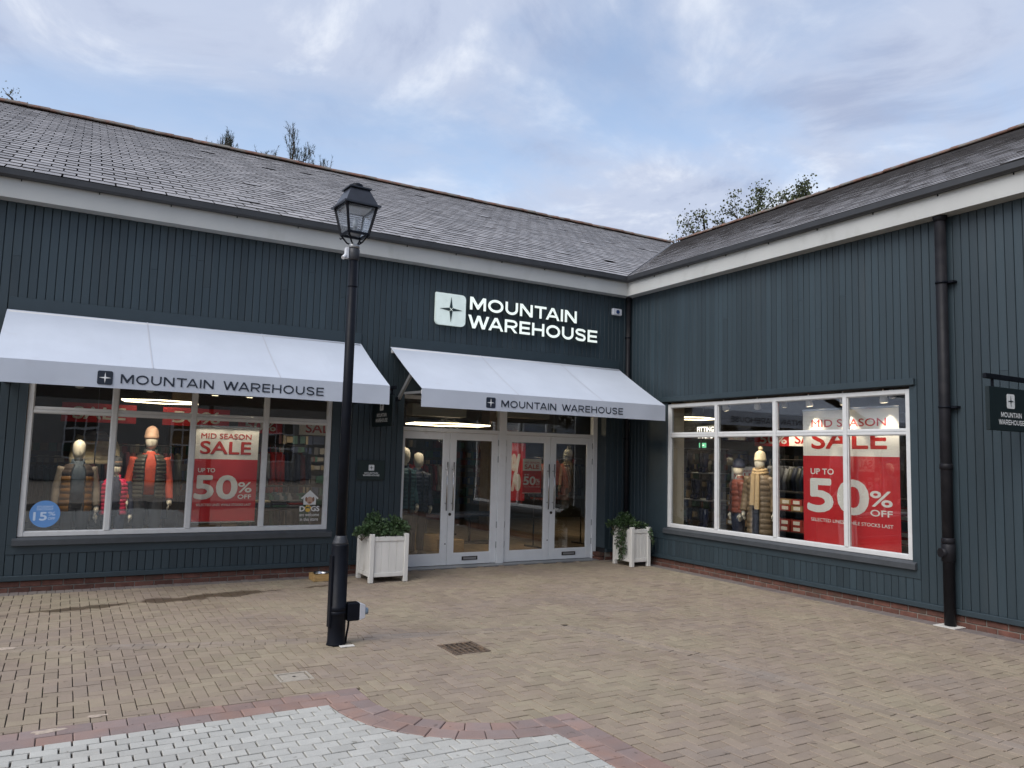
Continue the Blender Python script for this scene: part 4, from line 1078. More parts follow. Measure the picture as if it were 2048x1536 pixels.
MB().box((sx, ly-0.055, 0.205), (sx+0.115, ly+0.055, 0.365), 0.008).build('back_box', BLACK, sk)
prof = [(-0.055, 0.205), (0.055, 0.205), (0.055, 0.365), (-0.055, 0.365)]
MB().prism(prof, lambda p: (sx+0.116, ly+p[0]*0.98, 0.285+(p[1]-0.285)*0.98), lambda p: (sx+0.175, ly+p[0]*0.72, 0.28+(p[1]-0.285)*0.72)).build('cover', mat('white_plastic', (0.66, 0.68, 0.72)), sk, bevel=0.006, fix=True)
MB().tube([(sx+0.172, ly, 0.278), (sx+0.205, ly, 0.275)], 0.032, 16).build('inlet_cap', mat('blue_grey_plastic', (0.22, 0.30, 0.38), 0.35), sk)
MB().tube([(sx+0.03, ly, 0.206), (sx+0.028, ly, 0.15), (sx+0.014, ly-0.005, 0.08), (sx+0.008, ly-0.005, 0.004)], 0.010, 8).build('cable', BLACK, sk)
MB().lathe([(0.0795, 0.27), (0.083, 0.272), (0.083, 0.30), (0.0795, 0.302)], (lx, ly, 0), 28).build('strap', BLACK, sk)
tagged(MB().box((lx+0.0, ly-0.150, 0.001), (lx+0.13, ly-0.092, 0.010), 0.002).build('paving_chip', mat('pale_plate', (0.6, 0.58, 0.54))), 'small pale mortar patch at the foot of the lamp post', 'mortar patch')

# ================================================================ SMALL THINGS ON THE PAVING
g = thing('drain_grate', 'rusty dark iron drain grate set in the paving right of the lamp post', 'drain', (-5.40, -4.445, 0))
RUST = mat('rusty_iron', (0.11, 0.080, 0.058), 0.7, var=0.4, vscale=18, bump=0.3, dirt=((0.20, 0.13, 0.08), 0.5, 0.7, 14))
x0, y0, x1, y1 = HOLES[0]
MB().box((x0+.004, y0+.004, -0.05), (x0+0.03, y1-.004, 0.003), 0.002).box((x1-0.03, y0+.004, -0.05), (x1-.004, y1-.004, 0.003), 0.002).box((x0+0.03, y0+.004, -0.05), (x1-0.03, y0+0.03, 0.002), 0.002).box((x0+0.03, y1-0.03, -0.05), (x1-0.03, y1-.004, 0.002), 0.002).build('frame', RUST, g)
MB().box((x0+0.03, y0+0.03, -0.16), (x1-0.03, y1-0.03, -0.15)).build('sump', mat('drain_mud', (0.012, 0.010, 0.008), 0.9), g)
n = 6
for i in range(n):
    x = x0+0.03+(x1-x0-0.06)*(i+0.5)/n
    MB().box((x-0.0065, y0+0.031, -0.035), (x+0.0065, y1-0.031, 0.000), 0.002).build('bar', RUST, g)
MB().box((x0+0.031, (y0+y1)/2-0.012, -0.037), (x1-0.031, (y0+y1)/2+0.012, -0.003)).build('cross_bar', RUST, g)
mh = thing('inspection_cover', 'small square pale inspection cover set in the tan paving', 'cover', (-7.0, -4.70, 0))
x0, y0, x1, y1 = HOLES[1]; CON = mat('pale_cast_cover', (0.36, 0.32, 0.265), 0.75, var=0.15, vscale=25, bump=0.3)
MB().box((x0+.003, y0+.003, -0.03), (x0+0.022, y1-.003, 0.002), 0.002).box((x1-0.022, y0+.003, -0.03), (x1-.003, y1-.003, 0.002), 0.002).box((x0+0.022, y0+.003, -0.03), (x1-0.022, y0+0.022, 0.0015), 0.002).box((x0+0.022, y1-0.022, -0.03), (x1-0.022, y1-.003, 0.0015), 0.002).build('frame', CON, mh)
MB().box((x0+0.034, y0+0.034, -0.03), (x1-0.034, y1-0.034, -0.001), 0.004).build('lid', CON, mh)
MB().lathe([(0.0, -0.0008), (0.012, -0.0008), (0.014, 0.0003), (0.0, 0.0006)], ((x0+x1)/2, (y0+y1)/2, 0), 12).build('keyhole', DARKMET, mh)
bw = thing('dog_bowl_stand', 'pale wooden box holding a steel dog bowl by the plinth', 'bowl stand', (-5.53, -0.37, 0))
MB().box((-5.66, -0.50, 0.003), (-5.40, -0.245, 0.020)).box((-5.66, -0.50, 0.020), (-5.64, -0.245, 0.095)).box((-5.42, -0.50, 0.020), (-5.40, -0.245, 0.095)).box((-5.64, -0.50, 0.020), (-5.42, -0.482, 0.095)).box((-5.64, -0.263, 0.020), (-5.42, -0.245, 0.095)).build('box', WOODBOX, bw, bevel=0.003)
MB().lathe([(0.0, 0.040), (0.075, 0.042), (0.090, 0.075), (0.098, 0.104), (0.106, 0.107), (0.106, 0.101), (0.099, 0.096), (0.085, 0.036), (0.0, 0.034)], (-5.53, -0.372, 0), 24).build('bowl', STEEL, bw)
MB().lathe([(0.0, 0.070), (0.086, 0.070)], (-5.53, -0.372, 0), 20).build('water', mat('bowl_water', (0.35, 0.37, 0.38), 0.05), bw)
for (x, y, s, lb) in ((-8.99, -2.90, 0.10, 'splash of dried white paint on the paving at the left edge'), (-8.63, -5.24, 0.075, 'worn pale patch on the red border nearest the left edge'), (-8.36, -5.062, 0.06, 'worn pale patch on the red border towards the middle')):
    mb = MB(); pts = []
    for k in range(16):
        a = 2*math.pi*k/16; rr = s*random.uniform(0.45, 1.1); pts.append((x+rr*1.4*math.cos(a), y+rr*0.55*math.sin(a)))
    mb.prism(pts, lambda p: (p[0], p[1], 0.0), lambda p: (p[0], p[1], 0.0034))
    tagged(mb.build('paint_mark', mat('dried_paint', (0.44, 0.36, 0.29), 0.9, var=0.2, vscale=40)), lb, 'paint mark')

# ================================================================ PLANTERS
def planter(x0, y0, w, d, h, label, rz=0.0):
    t = thing('planter', label, 'planter', (x0, y0, 0), rz if rz else 0.0, 'white timber planters')
    def q(x, y, z): return (x+(0 if rz else x0), y+(0 if rz else y0), z)
    ps = 0.062
    for (a, b) in ((0, 0), (w-ps, 0), (0, d-ps), (w-ps, d-ps)):
        MB().box(q(a, b, 0), q(a+ps, b+ps, h), 0.005).build('post', PLANTERW, t)
    zb, zt = 0.075, h-0.035
    for (side) in range(4):
        along = w if side in (0, 1) else d
        def loc(u, v, z):
            if side == 0: return q(u, 0.014+v, z)
            if side == 1: return q(u, d-0.014-v, z)
            if side == 2: return q(0.014+v, u, z)
            return q(w-0.014-v, u, z)
        MB().box(loc(ps+.001, -0.004, zt-0.062), loc(along-ps-.001, 0.026, zt), 0.004).build('rail', PLANTERW, t); MB().box(loc(ps+.001, -0.004, zb), loc(along-ps-.001, 0.026, zb+0.055), 0.004).build('rail', PLANTERW, t)
        k = 4; pw = (along-2*ps-.002)/k
        for i in range(k):
            MB().box(loc(ps+.001+i*pw+0.001, 0.006, zb+0.0555), loc(ps+.001+(i+1)*pw-0.001, 0.024, zt-0.0625), 0.003).build('slat', PLANTERW, t)
    MB().box(q(0.045, 0.045, zt-0.12), q(w-0.045, d-0.045, zt-0.05)).build('soil', SOIL, t)
    return t
planter(-5.03, -0.875, 0.555, 0.545, 0.645, 'white wooden planter left of the entrance doors')
planter(-0.60, -0.89, 0.40, 0.50, 0.635, 'white wooden planter with trailing ivy in the wall corner')
def leaf(mb, p, d, s, roll, fold=0.25, wid=0.42):
    """one folded leaf: 6 vertices"""
    d = d.normalized(); x = d.cross(Vector((math.sin(roll), math.cos(roll), 0.3))); x.normalize(); nn = x.cross(d)
    vs = [p, p+d*s*0.45+x*s*wid+nn*s*fold*0.4, p+d*s*0.5-nn*s*0.04, p+d*s*0.45-x*s*wid+nn*s*fold*0.4, p+d*s*0.85+x*s*wid*0.4, p+d*s*0.85-x*s*wid*0.4, p+d*s]
    mb.add(vs, [(0, 1, 2), (0, 2, 3), (1, 4, 2), (2, 5, 3), (2, 4, 6), (2, 6, 5)])
def rv(s=1.0): return Vector((random.gauss(0, s), random.gauss(0, s), random.gauss(0, s)))
def bush(name, label, c, mounds, m, nl, ls, trails=(), group=None):
    t = thing(name, label, 'plant', c)
    mb = MB(); st = MB()
    for (mx, my, mz, rx, ry, rzz, k) in mounds:
        base = Vector((mx, my, c[2]-0.02))
        for i in range(9):
            v = Vector((random.gauss(0, .5)*rx, random.gauss(0, .5)*ry, rzz*random.uniform(.5, 1.1))); st.tube([base, base+v*0.5+Vector((0, 0, .03)), base+v], [0.005, 0.004, 0.002], 5, False)
        for i in range(k):
            v = rv(); v.normalize(); rad = random.uniform(0.45, 1.0)**0.5
            if v.z < -0.2: v.z *= -0.5
            w = 1+0.25*math.sin(5*v.x+3*v.y+mx*9)+random.uniform(-.12, .12)
            p = Vector((mx+v.x*rx*rad*w, my+v.y*ry*rad*w, mz+v.z*rzz*rad*w))
            leaf(mb, p, v+rv(0.5)+Vector((0, 0, 0.25)), ls*random.uniform(.6, 1.3), random.uniform(0, 6.28))
    for tr in trails:
        pts = [Vector(p) for p in tr]; st.tube(pts, 0.004, 5, False)
        for a, b in zip(pts, pts[1:]):
            for i in range(int((b-a).length*230)):
                p = a.lerp(b, random.random())+rv(0.018); leaf(mb, p, rv(0.6)+Vector((0, -0.5, -0.6)), ls*random.uniform(.6, 1.2), random.uniform(0, 6.28), wid=0.5)
    mb.build('foliage', m, t); st.build('stem', STEM, t)
    return t
bush('leafy_plant', 'two mounded green leafy plants filling the left planter', (-4.75, -0.60, 0.56),
     [(-4.90, -0.62, 0.66, 0.17, 0.20, 0.14, 800), (-4.86, -0.50, 0.75, 0.10, 0.12, 0.15, 500), (-4.60, -0.62, 0.68, 0.17, 0.20, 0.15, 850), (-5.08, -0.66, 0.62, 0.09, 0.12, 0.08, 260), (-4.46, -0.55, 0.64, 0.08, 0.15, 0.12, 260), (-4.72, -0.80, 0.62, 0.2, 0.06, 0.06, 200)], LEAF, 1, 0.042)
bush('ivy_plant', 'dark ivy spilling over the side of the corner planter', (-0.40, -0.64, 0.56),
     [(-0.48, -0.62, 0.65, 0.15, 0.20, 0.10, 520), (-0.42, -0.50, 0.72, 0.12, 0.14, 0.12, 420), (-0.62, -0.45, 0.62, 0.09, 0.15, 0.09, 300), (-0.24, -0.70, 0.62, 0.08, 0.14, 0.06, 200)], IVY, 1, 0.036,
     trails=[[(-0.60, -0.62, 0.64), (-0.635, -0.64, 0.45), (-0.64, -0.66, 0.28), (-0.645, -0.70, 0.14)], [(-0.60, -0.72, 0.64), (-0.635, -0.73, 0.42), (-0.645, -0.76, 0.20)], [(-0.60, -0.66, 0.64), (-0.64, -0.68, 0.38), (-0.65, -0.64, 0.10)], [(-0.60, -0.56, 0.64), (-0.635, -0.55, 0.42), (-0.64, -0.56, 0.30)],
             [(-0.22, -0.88, 0.62), (-0.205, -0.915, 0.52), (-0.19, -0.915, 0.36)], [(-0.60, -0.42, 0.62), (-0.64, -0.40, 0.48)]])

# ================================================================ TREES BEHIND THE ROOF
def tree(name, label, x, y, top, spread, kind, nl, ls, group='trees behind the roof', lean=0.0):
    t = thing(name, label, 'tree', (x, y, 0), group=group)
    tr = MB(); lv = MB(); tips = []
    tr.tube([(x, y, -0.05), (x+lean*.3, y, top*0.35), (x+lean*.7, y, top*0.7), (x+lean, y, top*0.97)], [top*0.018, top*0.013, top*0.007, 0.015], 9)
    nb = 26 if kind == 'leafy' else 22
    for i in range(nb):
        f = 0.38+0.60*(i+random.random())/nb; b = Vector((x+lean*f, y, top*f)); a = i*2.4+random.random()
        ln = spread*((1.15-f*0.85) if kind == 'pine' else (1.05-f*0.55))*random.uniform(.6, 1.1)
        d = Vector((math.cos(a), math.sin(a), 0.55 if kind == 'leafy' else 0.25)); mid = b+d*ln*0.5+Vector((0, 0, 0.0)); end = mid+Vector((d.x*ln*.4, d.y*ln*.4, ln*(0.45 if kind == 'leafy' else 0.5)))
        if end.z > top: end.z = top-random.uniform(0, .5)
        tr.tube([b, mid, end], [0.05, 0.03, 0.008], 6, False); tips += [(mid, ln*.5), (end, ln*.45), (b.lerp(mid, .7), ln*.3)]
        for k in range(3):
            e2 = mid.lerp(end, random.random())+rv(ln*0.16); e2.z = min(e2.z+0.2, top+0.15); tr.tube([mid.lerp(end, .4), e2], [0.015, 0.005], 5, False); tips.append((e2, ln*.35))
    tips.append((Vector((x+lean, y, top*0.97)), spread*0.25))
    if kind == 'leafy':
        for i in range(nl):
            c, r_ = random.choice(tips); v = rv(0.33)*max(r_, .35); leaf(lv, c+v, rv()+Vector((0, 0, .2)), ls*random.uniform(.6, 1.3), random.uniform(0, 6.28))
    else:
        for (c, r_) in tips:
            for k in range(5):
                b = c+rv(0.16)*max(r_, 0.5); d = Vector((random.gauss(0, .25), random.gauss(0, .25), 1)).normalized(); ln = random.uniform(.3, .6)
                tr.tube([b, b+d*ln], [0.010, 0.004], 4, False)
                for q in range(nl):
                    f = random.random(); o = rv(); o -= d*o.dot(d); o.normalize()
                    p = b+d*ln*f; v = (o+d*0.8).normalized()*ls*random.uniform(.7, 1.2); s = v.cross(d).normalized()*0.009
                    lv.add([p-s, p+s, p+v], [(0, 1, 2)])
    tr.build('trunk', BARK, t); lv.build('crown', PINE if kind == 'pine' else TREELEAF, t)
    return t
tree('pine_tree', 'dark pine whose shoots rise highest above the left roof ridge', -1.45, 20.3, 14.10, 3.6, 'pine', 20, 0.15)
tree('pine_tree', 'small pine tip peeping over the left ridge nearer the left edge', -3.95, 20.8, 13.85, 2.2, 'pine', 18, 0.14)
tree('birch_tree', 'thin wispy tree top at the far left above the ridge', -10.95, 21.1, 14.0, 1.6, 'leafy', 700, 0.07)
tree('leafy_tree', 'largest rounded tree top above the right roof ridge', 16.3, 9.2, 12.55, 2.6, 'leafy', 9000, 0.10)
tree('leafy_tree', 'middle leafy tree top above the right roof ridge', 15.0, 10.6, 12.2, 2.4, 'leafy', 7500, 0.095)
tree('leafy_tree', 'sparse leafy tree top nearest the roof valley', 13.6, 12.15, 11.65, 2.2, 'leafy', 4500, 0.085)
# opposite side of the court, seen only mirrored in the panes
ob = thing('opposite_building', 'pale rendered building across the court mirrored in the shop windows', 'building', (-2, -34, 0))
MB().box((-16, -42, 0), (16, -34, 5.2)).build('wall', mat('pale_render', (0.32, 0.31, 0.29), 0.9, var=0.1, vscale=1), ob)
MB().prism([(-43, 5.2), (-33, 5.2), (-38, 8.4)], lambda p: (-17, p[0], p[1]), lambda p: (17, p[0], p[1])).build('roof', mat('far_roof', (0.07, 0.065, 0.065), 0.8, var=0.3, vscale=2), ob)
for i in range(6):
    x = -13+5*i
    w_ = MB().box((x-0.75, -33.95, 1.0), (x+0.75, -33.9, 3.4)).build('window', WHITE, ob)
    for a in range(3):
        for b in range(3): MB().box((x-0.66+0.46*a, -33.899, 1.1+0.77*b), (x-0.66+0.46*a+0.40, -33.88, 1.1+0.77*b+0.68)).build('pane', mat('far_glass', (0.02, 0.022, 0.025), 0.1), w_)
for i, (x, y, h) in enumerate(((-20, -30, 9), (7, -29, 7.5), (19, -27, 8))):
    tree('court_tree', ('bushy tree across the court left of the pale building', 'bushy tree across the court before the pale building', 'bushy tree across the court right of the pale building')[i], x, y, h, 3.2, 'leafy', 2500, 0.28, group='trees across the court')

# ================================================================ SHOP INTERIOR
fl = MB().add([(-12, 0.31, 0.004), (9, 0.31, 0.004), (9, 9, 0.004), (-12, 9, 0.004)], [(0, 1, 2, 3)]).add([(0.31, -9, 0.004), (9, -9, 0.004), (9, 0.31, 0.004), (0.31, 0.31, 0.004)], [(0, 1, 2, 3)])
tagged(fl.build('shop_floor', WOODFL), kind='structure')
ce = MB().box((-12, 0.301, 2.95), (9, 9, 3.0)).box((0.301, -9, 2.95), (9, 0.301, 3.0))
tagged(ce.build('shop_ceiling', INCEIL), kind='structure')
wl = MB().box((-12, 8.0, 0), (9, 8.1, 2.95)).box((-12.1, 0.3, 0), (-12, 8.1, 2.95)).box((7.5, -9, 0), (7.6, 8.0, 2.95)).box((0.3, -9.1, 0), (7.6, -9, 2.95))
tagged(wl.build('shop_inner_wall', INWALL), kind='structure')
RL = MB().box((-9.13, 0.09, 0.6), (-9.08, 0.299, 2.70)).box((-5.36, 0.09, 0.6), (-5.325, 0.299, 2.70)).box((-9.08, 0.09, 0.60), (-5.36, 0.40, 0.628)).box((0.09, -1.035, 0.6), (0.36, -1.06, 2.70)).box((0.09, -5.29, 0.6), (0.36, -5.318, 2.70)).box((0.09, -1.06, 0.60), (0.40, -5.29, 0.638))
tagged(RL.build('window_reveal', CREAMW), kind='structure')

def spot(parent, loc, target, power, size=R(42), blend=0.5, col=(1.0, 0.86, 0.66), rad=0.03):
    ld = bpy.data.lights.new('spot_beam', 'SPOT'); ld.energy = power; ld.spot_size = size; ld.spot_blend = blend; ld.color = col; ld.shadow_soft_size = rad
    o = bpy.data.objects.new('spot_beam', ld); COL.objects.link(o); o.parent = parent; WO[o] = WO[parent]
    o.location = Vector(loc)-origin(parent); o.rotation_euler = (Vector(target)-Vector(loc)).to_track_quat('-Z', 'Y').to_euler()
WPL = mat('spot_white', (0.70, 0.69, 0.66), 0.45)
GLOW = mat('lamp_glow', (1, 0.9, 0.7), 0.5, emit=(1.0, 0.82, 0.55), estr=3.2)
def track_spot(loc, target, power, label, group, size=R(42), blend=0.5, drop=0.0):
    loc = Vector(loc); t = thing('track_spotlight', label, 'spotlight', loc, group=group)
    d = (Vector(target)-loc).normalized()
    MB().tube([loc-d*0.01, loc+d*0.05, loc+d*0.13], [0.018, 0.040, 0.052], 14).build('head', WPL, t)
    MB().tube([loc, (loc.x, loc.y, 2.94)], 0.008, 8).build('stem', WPL, t)
    MB().tube([loc+d*0.131, loc+d*0.134], 0.040, 14).build('lens', GLOW, t)
    spot(t, loc+d*0.15, target, power, size, blend)
# right window: heads hang close to the glass
for i, (y, tg, pw) in enumerate(((-2.13, (0.75, -2.25, 1.3), 30), (-2.80, (0.72, -2.40, 1.5), 38), (-3.74, (0.32, -3.78, 1.60), 15), (-4.28, (0.32, -4.30, 1.60), 15), (-4.86, (0.32, -4.84, 1.60), 15))):
    track_spot((0.155 if i > 1 else 0.19, y, 2.66), tg, pw, 'white ceiling spotlight behind the right window, number %s from the left' % ('one', 'two', 'three', 'four', 'five')[i], 'spotlights behind the right window', R(58), 0.35)
for i, (x, tg, pw) in enumerate(((-8.55, (-8.5, 0.7, 1.35), 48), (-7.75, (-7.65, 0.8, 1.5), 44), (-6.95, (-6.95, 0.20, 1.75), 34), (-6.50, (-6.50, 0.20, 1.75), 34), (-5.75, (-5.8, 2.1, 1.2), 25))):
    track_spot((x, 0.115 if i in (2, 3) else 0.16, 2.58), tg, pw, 'small ceiling spotlight behind the left window, number %s from the left' % ('one', 'two', 'three', 'four', 'five')[i], 'spotlights behind the left window', R(60), 0.6)
for i, (p, tg, pw) in enumerate((((-3.4, 1.0, 2.85), (-3.6, 1.9, 0.8), 40), ((-1.2, 1.2, 2.85), (-1.1, 2.2, 0.9), 22), ((-7.4, 2.2, 2.85), (-7.6, 3.4, 0.8), 30), ((2.2, -1.6, 2.85), (2.6, -1.2, 0.9), 45), ((1.6, -4.0, 2.85), (2.4, -4.0, 1.0), 45), ((2.6, 2.4, 2.85), (2.8, 3.4, 1.0), 60), ((-4.2, 4.2, 2.85), (-4.2, 5.6, 1.0), 80))):
    track_spot(p, tg, pw, ('ceiling spotlight inside over the left door leaf', 'ceiling spotlight inside over the right door pair', 'ceiling spotlight deep behind the left window', 'ceiling spotlight inside over the shoe boxes', 'ceiling spotlight inside behind the right poster', 'ceiling spotlight by the fitting rooms', 'ceiling spotlight at the back of the shop')[i], 'spotlights inside the shop', R(85), 0.7)
def ring_light(c, r, n, label, pw):
    c = Vector(c); t = thing('pendant_light', label, 'pendant light', c, group='geometric pendant lights')
    pts = [c+Vector((r*math.cos(2*math.pi*k/n+.4), r*0.8*math.sin(2*math.pi*k/n+.4), 0)) for k in range(n)]
    for k in range(n): MB().bar(pts[k], pts[(k+1) % n], 0.03, 0.022).build('light_bar', GLOW, t)
    for k in range(0, n, 2): MB().tube([pts[k]+Vector((0, 0, .015)), (pts[k].x, pts[k].y, 2.95)], 0.004, 5).build('cord', BLACK, t)
    ld = bpy.data.lights.new('pendant_glow', 'POINT'); ld.energy = pw; ld.color = (1, .82, .58); ld.shadow_soft_size = 0.25
    o = bpy.data.objects.new('pendant_glow', ld); COL.objects.link(o); o.parent = t; o.location = (0, 0, -0.12)
ring_light((-2.4, 2.4, 2.30), 0.85, 6, 'hexagonal lit pendant light seen above the left door pair', 16)
ring_light((2.6, 1.2, 2.62), 0.6, 6, 'lit pendant light seen in the left pane of the right window', 10)
ring_light((-7.2, 4.4, 2.55), 0.7, 6, 'lit pendant light deep behind the left shop window', 1.5)
tagged(MB().box((-3.91, 0.55, 2.352), (-2.94, 0.80, 2.545), 0.01).build('air_curtain', mat('beige_case', (0.30, 0.28, 0.22), 0.6)), 'beige air curtain box above the left door pair', 'air curtain')
tagged(MB().box((-2.25, 0.55, 2.40), (-1.30, 0.80, 2.56), 0.01).build('air_curtain', mat('beige_case', (0.30, 0.28, 0.22), 0.6)), 'beige air curtain box above the right door pair', 'air curtain')

# posters -----------------------------------------------------------------
def poster(name, label, P0, ux, w, h, small=False, group='mid season sale posters'):
    ux = Vector(ux); nn = ux.cross(Vector(UZ)); P0 = Vector(P0)
    t = thing(name, label, 'poster', P0, group=group)
    def pl(u0, u1, v0, v1, d0, d1, nm, m, par):
        return plate(nm, [(u0*w, v0*h), (u1*w, v0*h), (u1*w, v1*h), (u0*w, v1*h)], m, par, P0, ux, UZ, d0, d1)
    sh = pl(0, 1, 0, 0.655, -0.001, 0.0015, 'red_sheet', RED, t)
    pl(0, 1, 0.655, 1, -0.001, 0.0015, 'white_sheet', PWHITE, t)
    for v in (-0.006, 0.994):
        pl(-0.005, 1.005, v, v+0.014, -0.008, 0.008, 'rail', STEEL if not small else PWHITE, t)
    def tx(s, u0, u1, v0, v1, m, b=0.03):
        lettering('lettering', s, m, t, P0+ux*(u0*w)+Vector((0, 0, (1-v1)*h))+nn*0.0028, ux, UZ, (u1-u0)*w, (v1-v0)*h, b)
    tx('MID SEASON', .10, .88, .075, .130, REDTXT, 0.018); tx('SALE', .10, .88, .160, .290, REDTXT, 0.035)
    tx('UP TO', .085, .34, .440, .482, PWHITE, 0.03); tx('50', .055, .69, .520, .755, PWHITE, 0.045)
    tx('%', .715, .925, .585, .690, PWHITE, 0.025); tx('OFF', .715, .925, .715, .758, PWHITE, 0.03)
    tx('SELECTED LINES WHILE STOCKS LAST', .085, .93, .808, .832, PWHITE, 0.012)
    return t
poster('sale_poster', 'red and white sale poster hanging in the left shop window', (-7.165, 0.20, 0.752), UX, 0.835, 1.285)
poster('sale_poster', 'large red and white sale poster filling the right half of the side window', (0.30, -3.53, 0.660), (0, -1, 0), 1.44, 1.825)
poster('small_sale_poster', 'small sale poster standing inside the right door pair', (-1.56, 1.0, 1.09), UX, 0.39, 0.605, True)
poster('small_sale_poster', 'small sale poster between shelves in the left pane of the side window', (1.30, -1.22, 1.0), (0.35, -0.94, 0), 0.42, 0.66, True)
def banner(label, P0, ux, w, h, txt, redbg):
    ux = Vector(ux); nn = ux.cross(Vector(UZ)); P0 = Vector(P0)
    t = thing('header_banner', label, 'banner', P0, group='sale banners inside the shop')
    plate('sheet', [(0, 0), (w, 0), (w, h), (0, h)], RED if redbg else PWHITE, t, P0, ux, UZ, 0, 0.004)
    lettering('lettering', txt, PWHITE if redbg else REDTXT, t, P0+ux*w*.15+Vector((0, 0, h*.18))+nn*0.006, ux, UZ, w*.7, h*.62, 0.03)
banner('dark red 50% banner seen in the right bay of the left window', (-6.10, 3.0, 2.02), UX, 0.75, 0.26, '50%', True)
banner('white SALE banner at the right end of the left window', (-5.05, 3.0, 2.02), UX, 0.8, 0.26, 'SALE', False)
banner('red SALE banner at the back behind the first pane', (-8.75, 5.0, 2.15), UX, 1.2, 0.34, 'SALE', True)
banner('red 50% banner at the back behind the second pane', (-7.1, 5.0, 2.15), UX, 1.2, 0.34, '50%', True)
banner('white SALE banner behind the hatted mannequin', (2.6, -1.35, 2.05), (0.2, -1, 0), 0.75, 0.26, 'SALE', False)
banner('red 50% banner beside the fitting room sign', (2.6, -0.55, 2.05), (0.2, -1, 0), 0.75, 0.26, '50%', True)
banner('large red sale banner standing behind the right door pair', (-1.30, 2.6, 0.85), UX, 0.75, 1.15, '50%', True)
ft = thing('fitting_rooms_sign', 'lit white fitting rooms sign in the left pane of the side window', 'sign', (3.0, 1.16, 2.22))
GLW = mat('sign_glow', (1, 1, 1), 0.5, emit=(1, 0.98, 0.95), estr=0.8)
lettering('lettering', 'FITTING', GLW, ft, (3.0, 1.40, 2.36), (0, -1, 0), UZ, 0.48, 0.10, 0.03); lettering('lettering', 'ROOMS', GLW, ft, (3.0, 1.37, 2.22), (0, -1, 0), UZ, 0.42, 0.10, 0.03)
MB().box((3.01, 1.45, 2.18), (3.05, 0.87, 2.50)).build('backing', SIGNBLK, ft)
ex = thing('exit_sign', 'tiny green exit sign below the fitting rooms sign', 'sign', (2.9, 1.15, 2.02))
MB().box((2.90, 1.24, 2.02), (2.93, 1.06, 2.12)).build('case', mat('exit_green', (0.02, 0.2, 0.08), 0.5, emit=(0.25, 0.8, 0.45), estr=0.6), ex)
MB().box((2.894, 1.20, 2.045), (2.8995, 1.165, 2.095)).box((2.894, 1.13, 2.06), (2.8995, 1.09, 2.08)).build('pictogram', GLW, ex)

# window stickers -----------------------------------------------------------
st = thing('discount_sticker', 'round blue student discount sticker low on the first pane', 'sticker', (-8.807, 0.04, 0.74))
disc = [(0.16*math.cos(2*math.pi*k/40), 0.16*math.sin(2*math.pi*k/40)) for k in range(40)]
plate('disc', disc, BLUE, st, (-8.807, 0.0425, 0.902), UX, UZ, 0.0, 0.0012)
def stx(s, u, v, w, h, m, b=0.02, par=st, o=(-8.807, 0.902), y=0.0406): lettering('lettering', s, m, par, (o[0]+u, y, o[1]+v), UX, UZ, w, h, b)
stx('STUDENT', -0.085, 0.075, 0.17, 0.022, PALEB); stx('DISCOUNT', -0.085, 0.045, 0.17, 0.022, PALEB); stx('15', -0.115, -0.075, 0.135, 0.095, PALEB, 0.04); stx('%', 0.035, -0.02, 0.075, 0.045, PALEB); stx('OFF', 0.035, -0.070, 0.075, 0.030, PALEB)
dg = thing('dogs_welcome_sticker', 'white dogs are welcome sticker on the last left pane', 'sticker', (-5.62, 0.04, 0.73))
o = (-5.62, 0.73); y = 0.0425
WS = mat('sticker_white', (0.70, 0.70, 0.68), 0.5)
plate('house', [(-0.088, 0.255), (0.088, 0.255), (0.088, 0.36), (0, 0.435), (-0.088, 0.36)], WS, dg, (o[0], y, o[1]), UX, UZ, 0, 0.0010)
rfp = [(-0.125, 0.345), (-0.108, 0.332), (0, 0.432), (0.108, 0.332), (0.125, 0.345), (0, 0.458)]
plate('house_roof', rfp, WS, dg, (o[0], y, o[1]), UX, UZ, 0.0014, 0.0022)
plate('picture', [(0.045*math.cos(2*math.pi*k/20), 0.315+0.052*math.sin(2*math.pi*k/20)) for k in range(20)], mat('dog_tan', (0.52, 0.33, 0.24), 0.6), dg, (o[0], y, o[1]), UX, UZ, 0.0024, 0.0032)
for (u, v, w_, h_) in ((-0.05, 0.33, 0.016, 0.034), (0.05, 0.33, 0.016, 0.034), (0.0, 0.285, 0.020, 0.013)):
    plate('picture', [(u+w_*math.cos(2*math.pi*k/12), v+h_*math.sin(2*math.pi*k/12)) for k in range(12)], mat('dog_brown', (0.25, 0.14, 0.09), 0.6), dg, (o[0], y, o[1]), UX, UZ, 0.0036, 0.0042)
stx('D', -0.135, 0.165, 0.068, 0.068, WS, 0.05, dg, o); stx('GS', 0.025, 0.165, 0.115, 0.068, WS, 0.05, dg, o)
stx('are welcome', -0.135, 0.095, 0.275, 0.044, WS, 0.01, dg, o); stx('in this store', -0.125, 0.030, 0.255, 0.046, WS, 0.01, dg, o)
paw = [(0.034*math.cos(2*math.pi*k/16)-0.022, 0.180+0.026*math.sin(2*math.pi*k/16)) for k in range(16)]
pw_ = plate('paw', paw, YEL, dg, (o[0], y, o[1]), UX, UZ, 0, 0.001)
for (u, v) in ((-0.062, 0.212), (-0.038, 0.236), (-0.008, 0.237), (0.018, 0.214)):
    plate('toe', [(u+0.012*math.cos(2*math.pi*k/10), v+0.016*math.sin(2*math.pi*k/10)) for k in range(10)], YEL, pw_, (o[0], y, o[1]), UX, UZ, 0, 0.001)

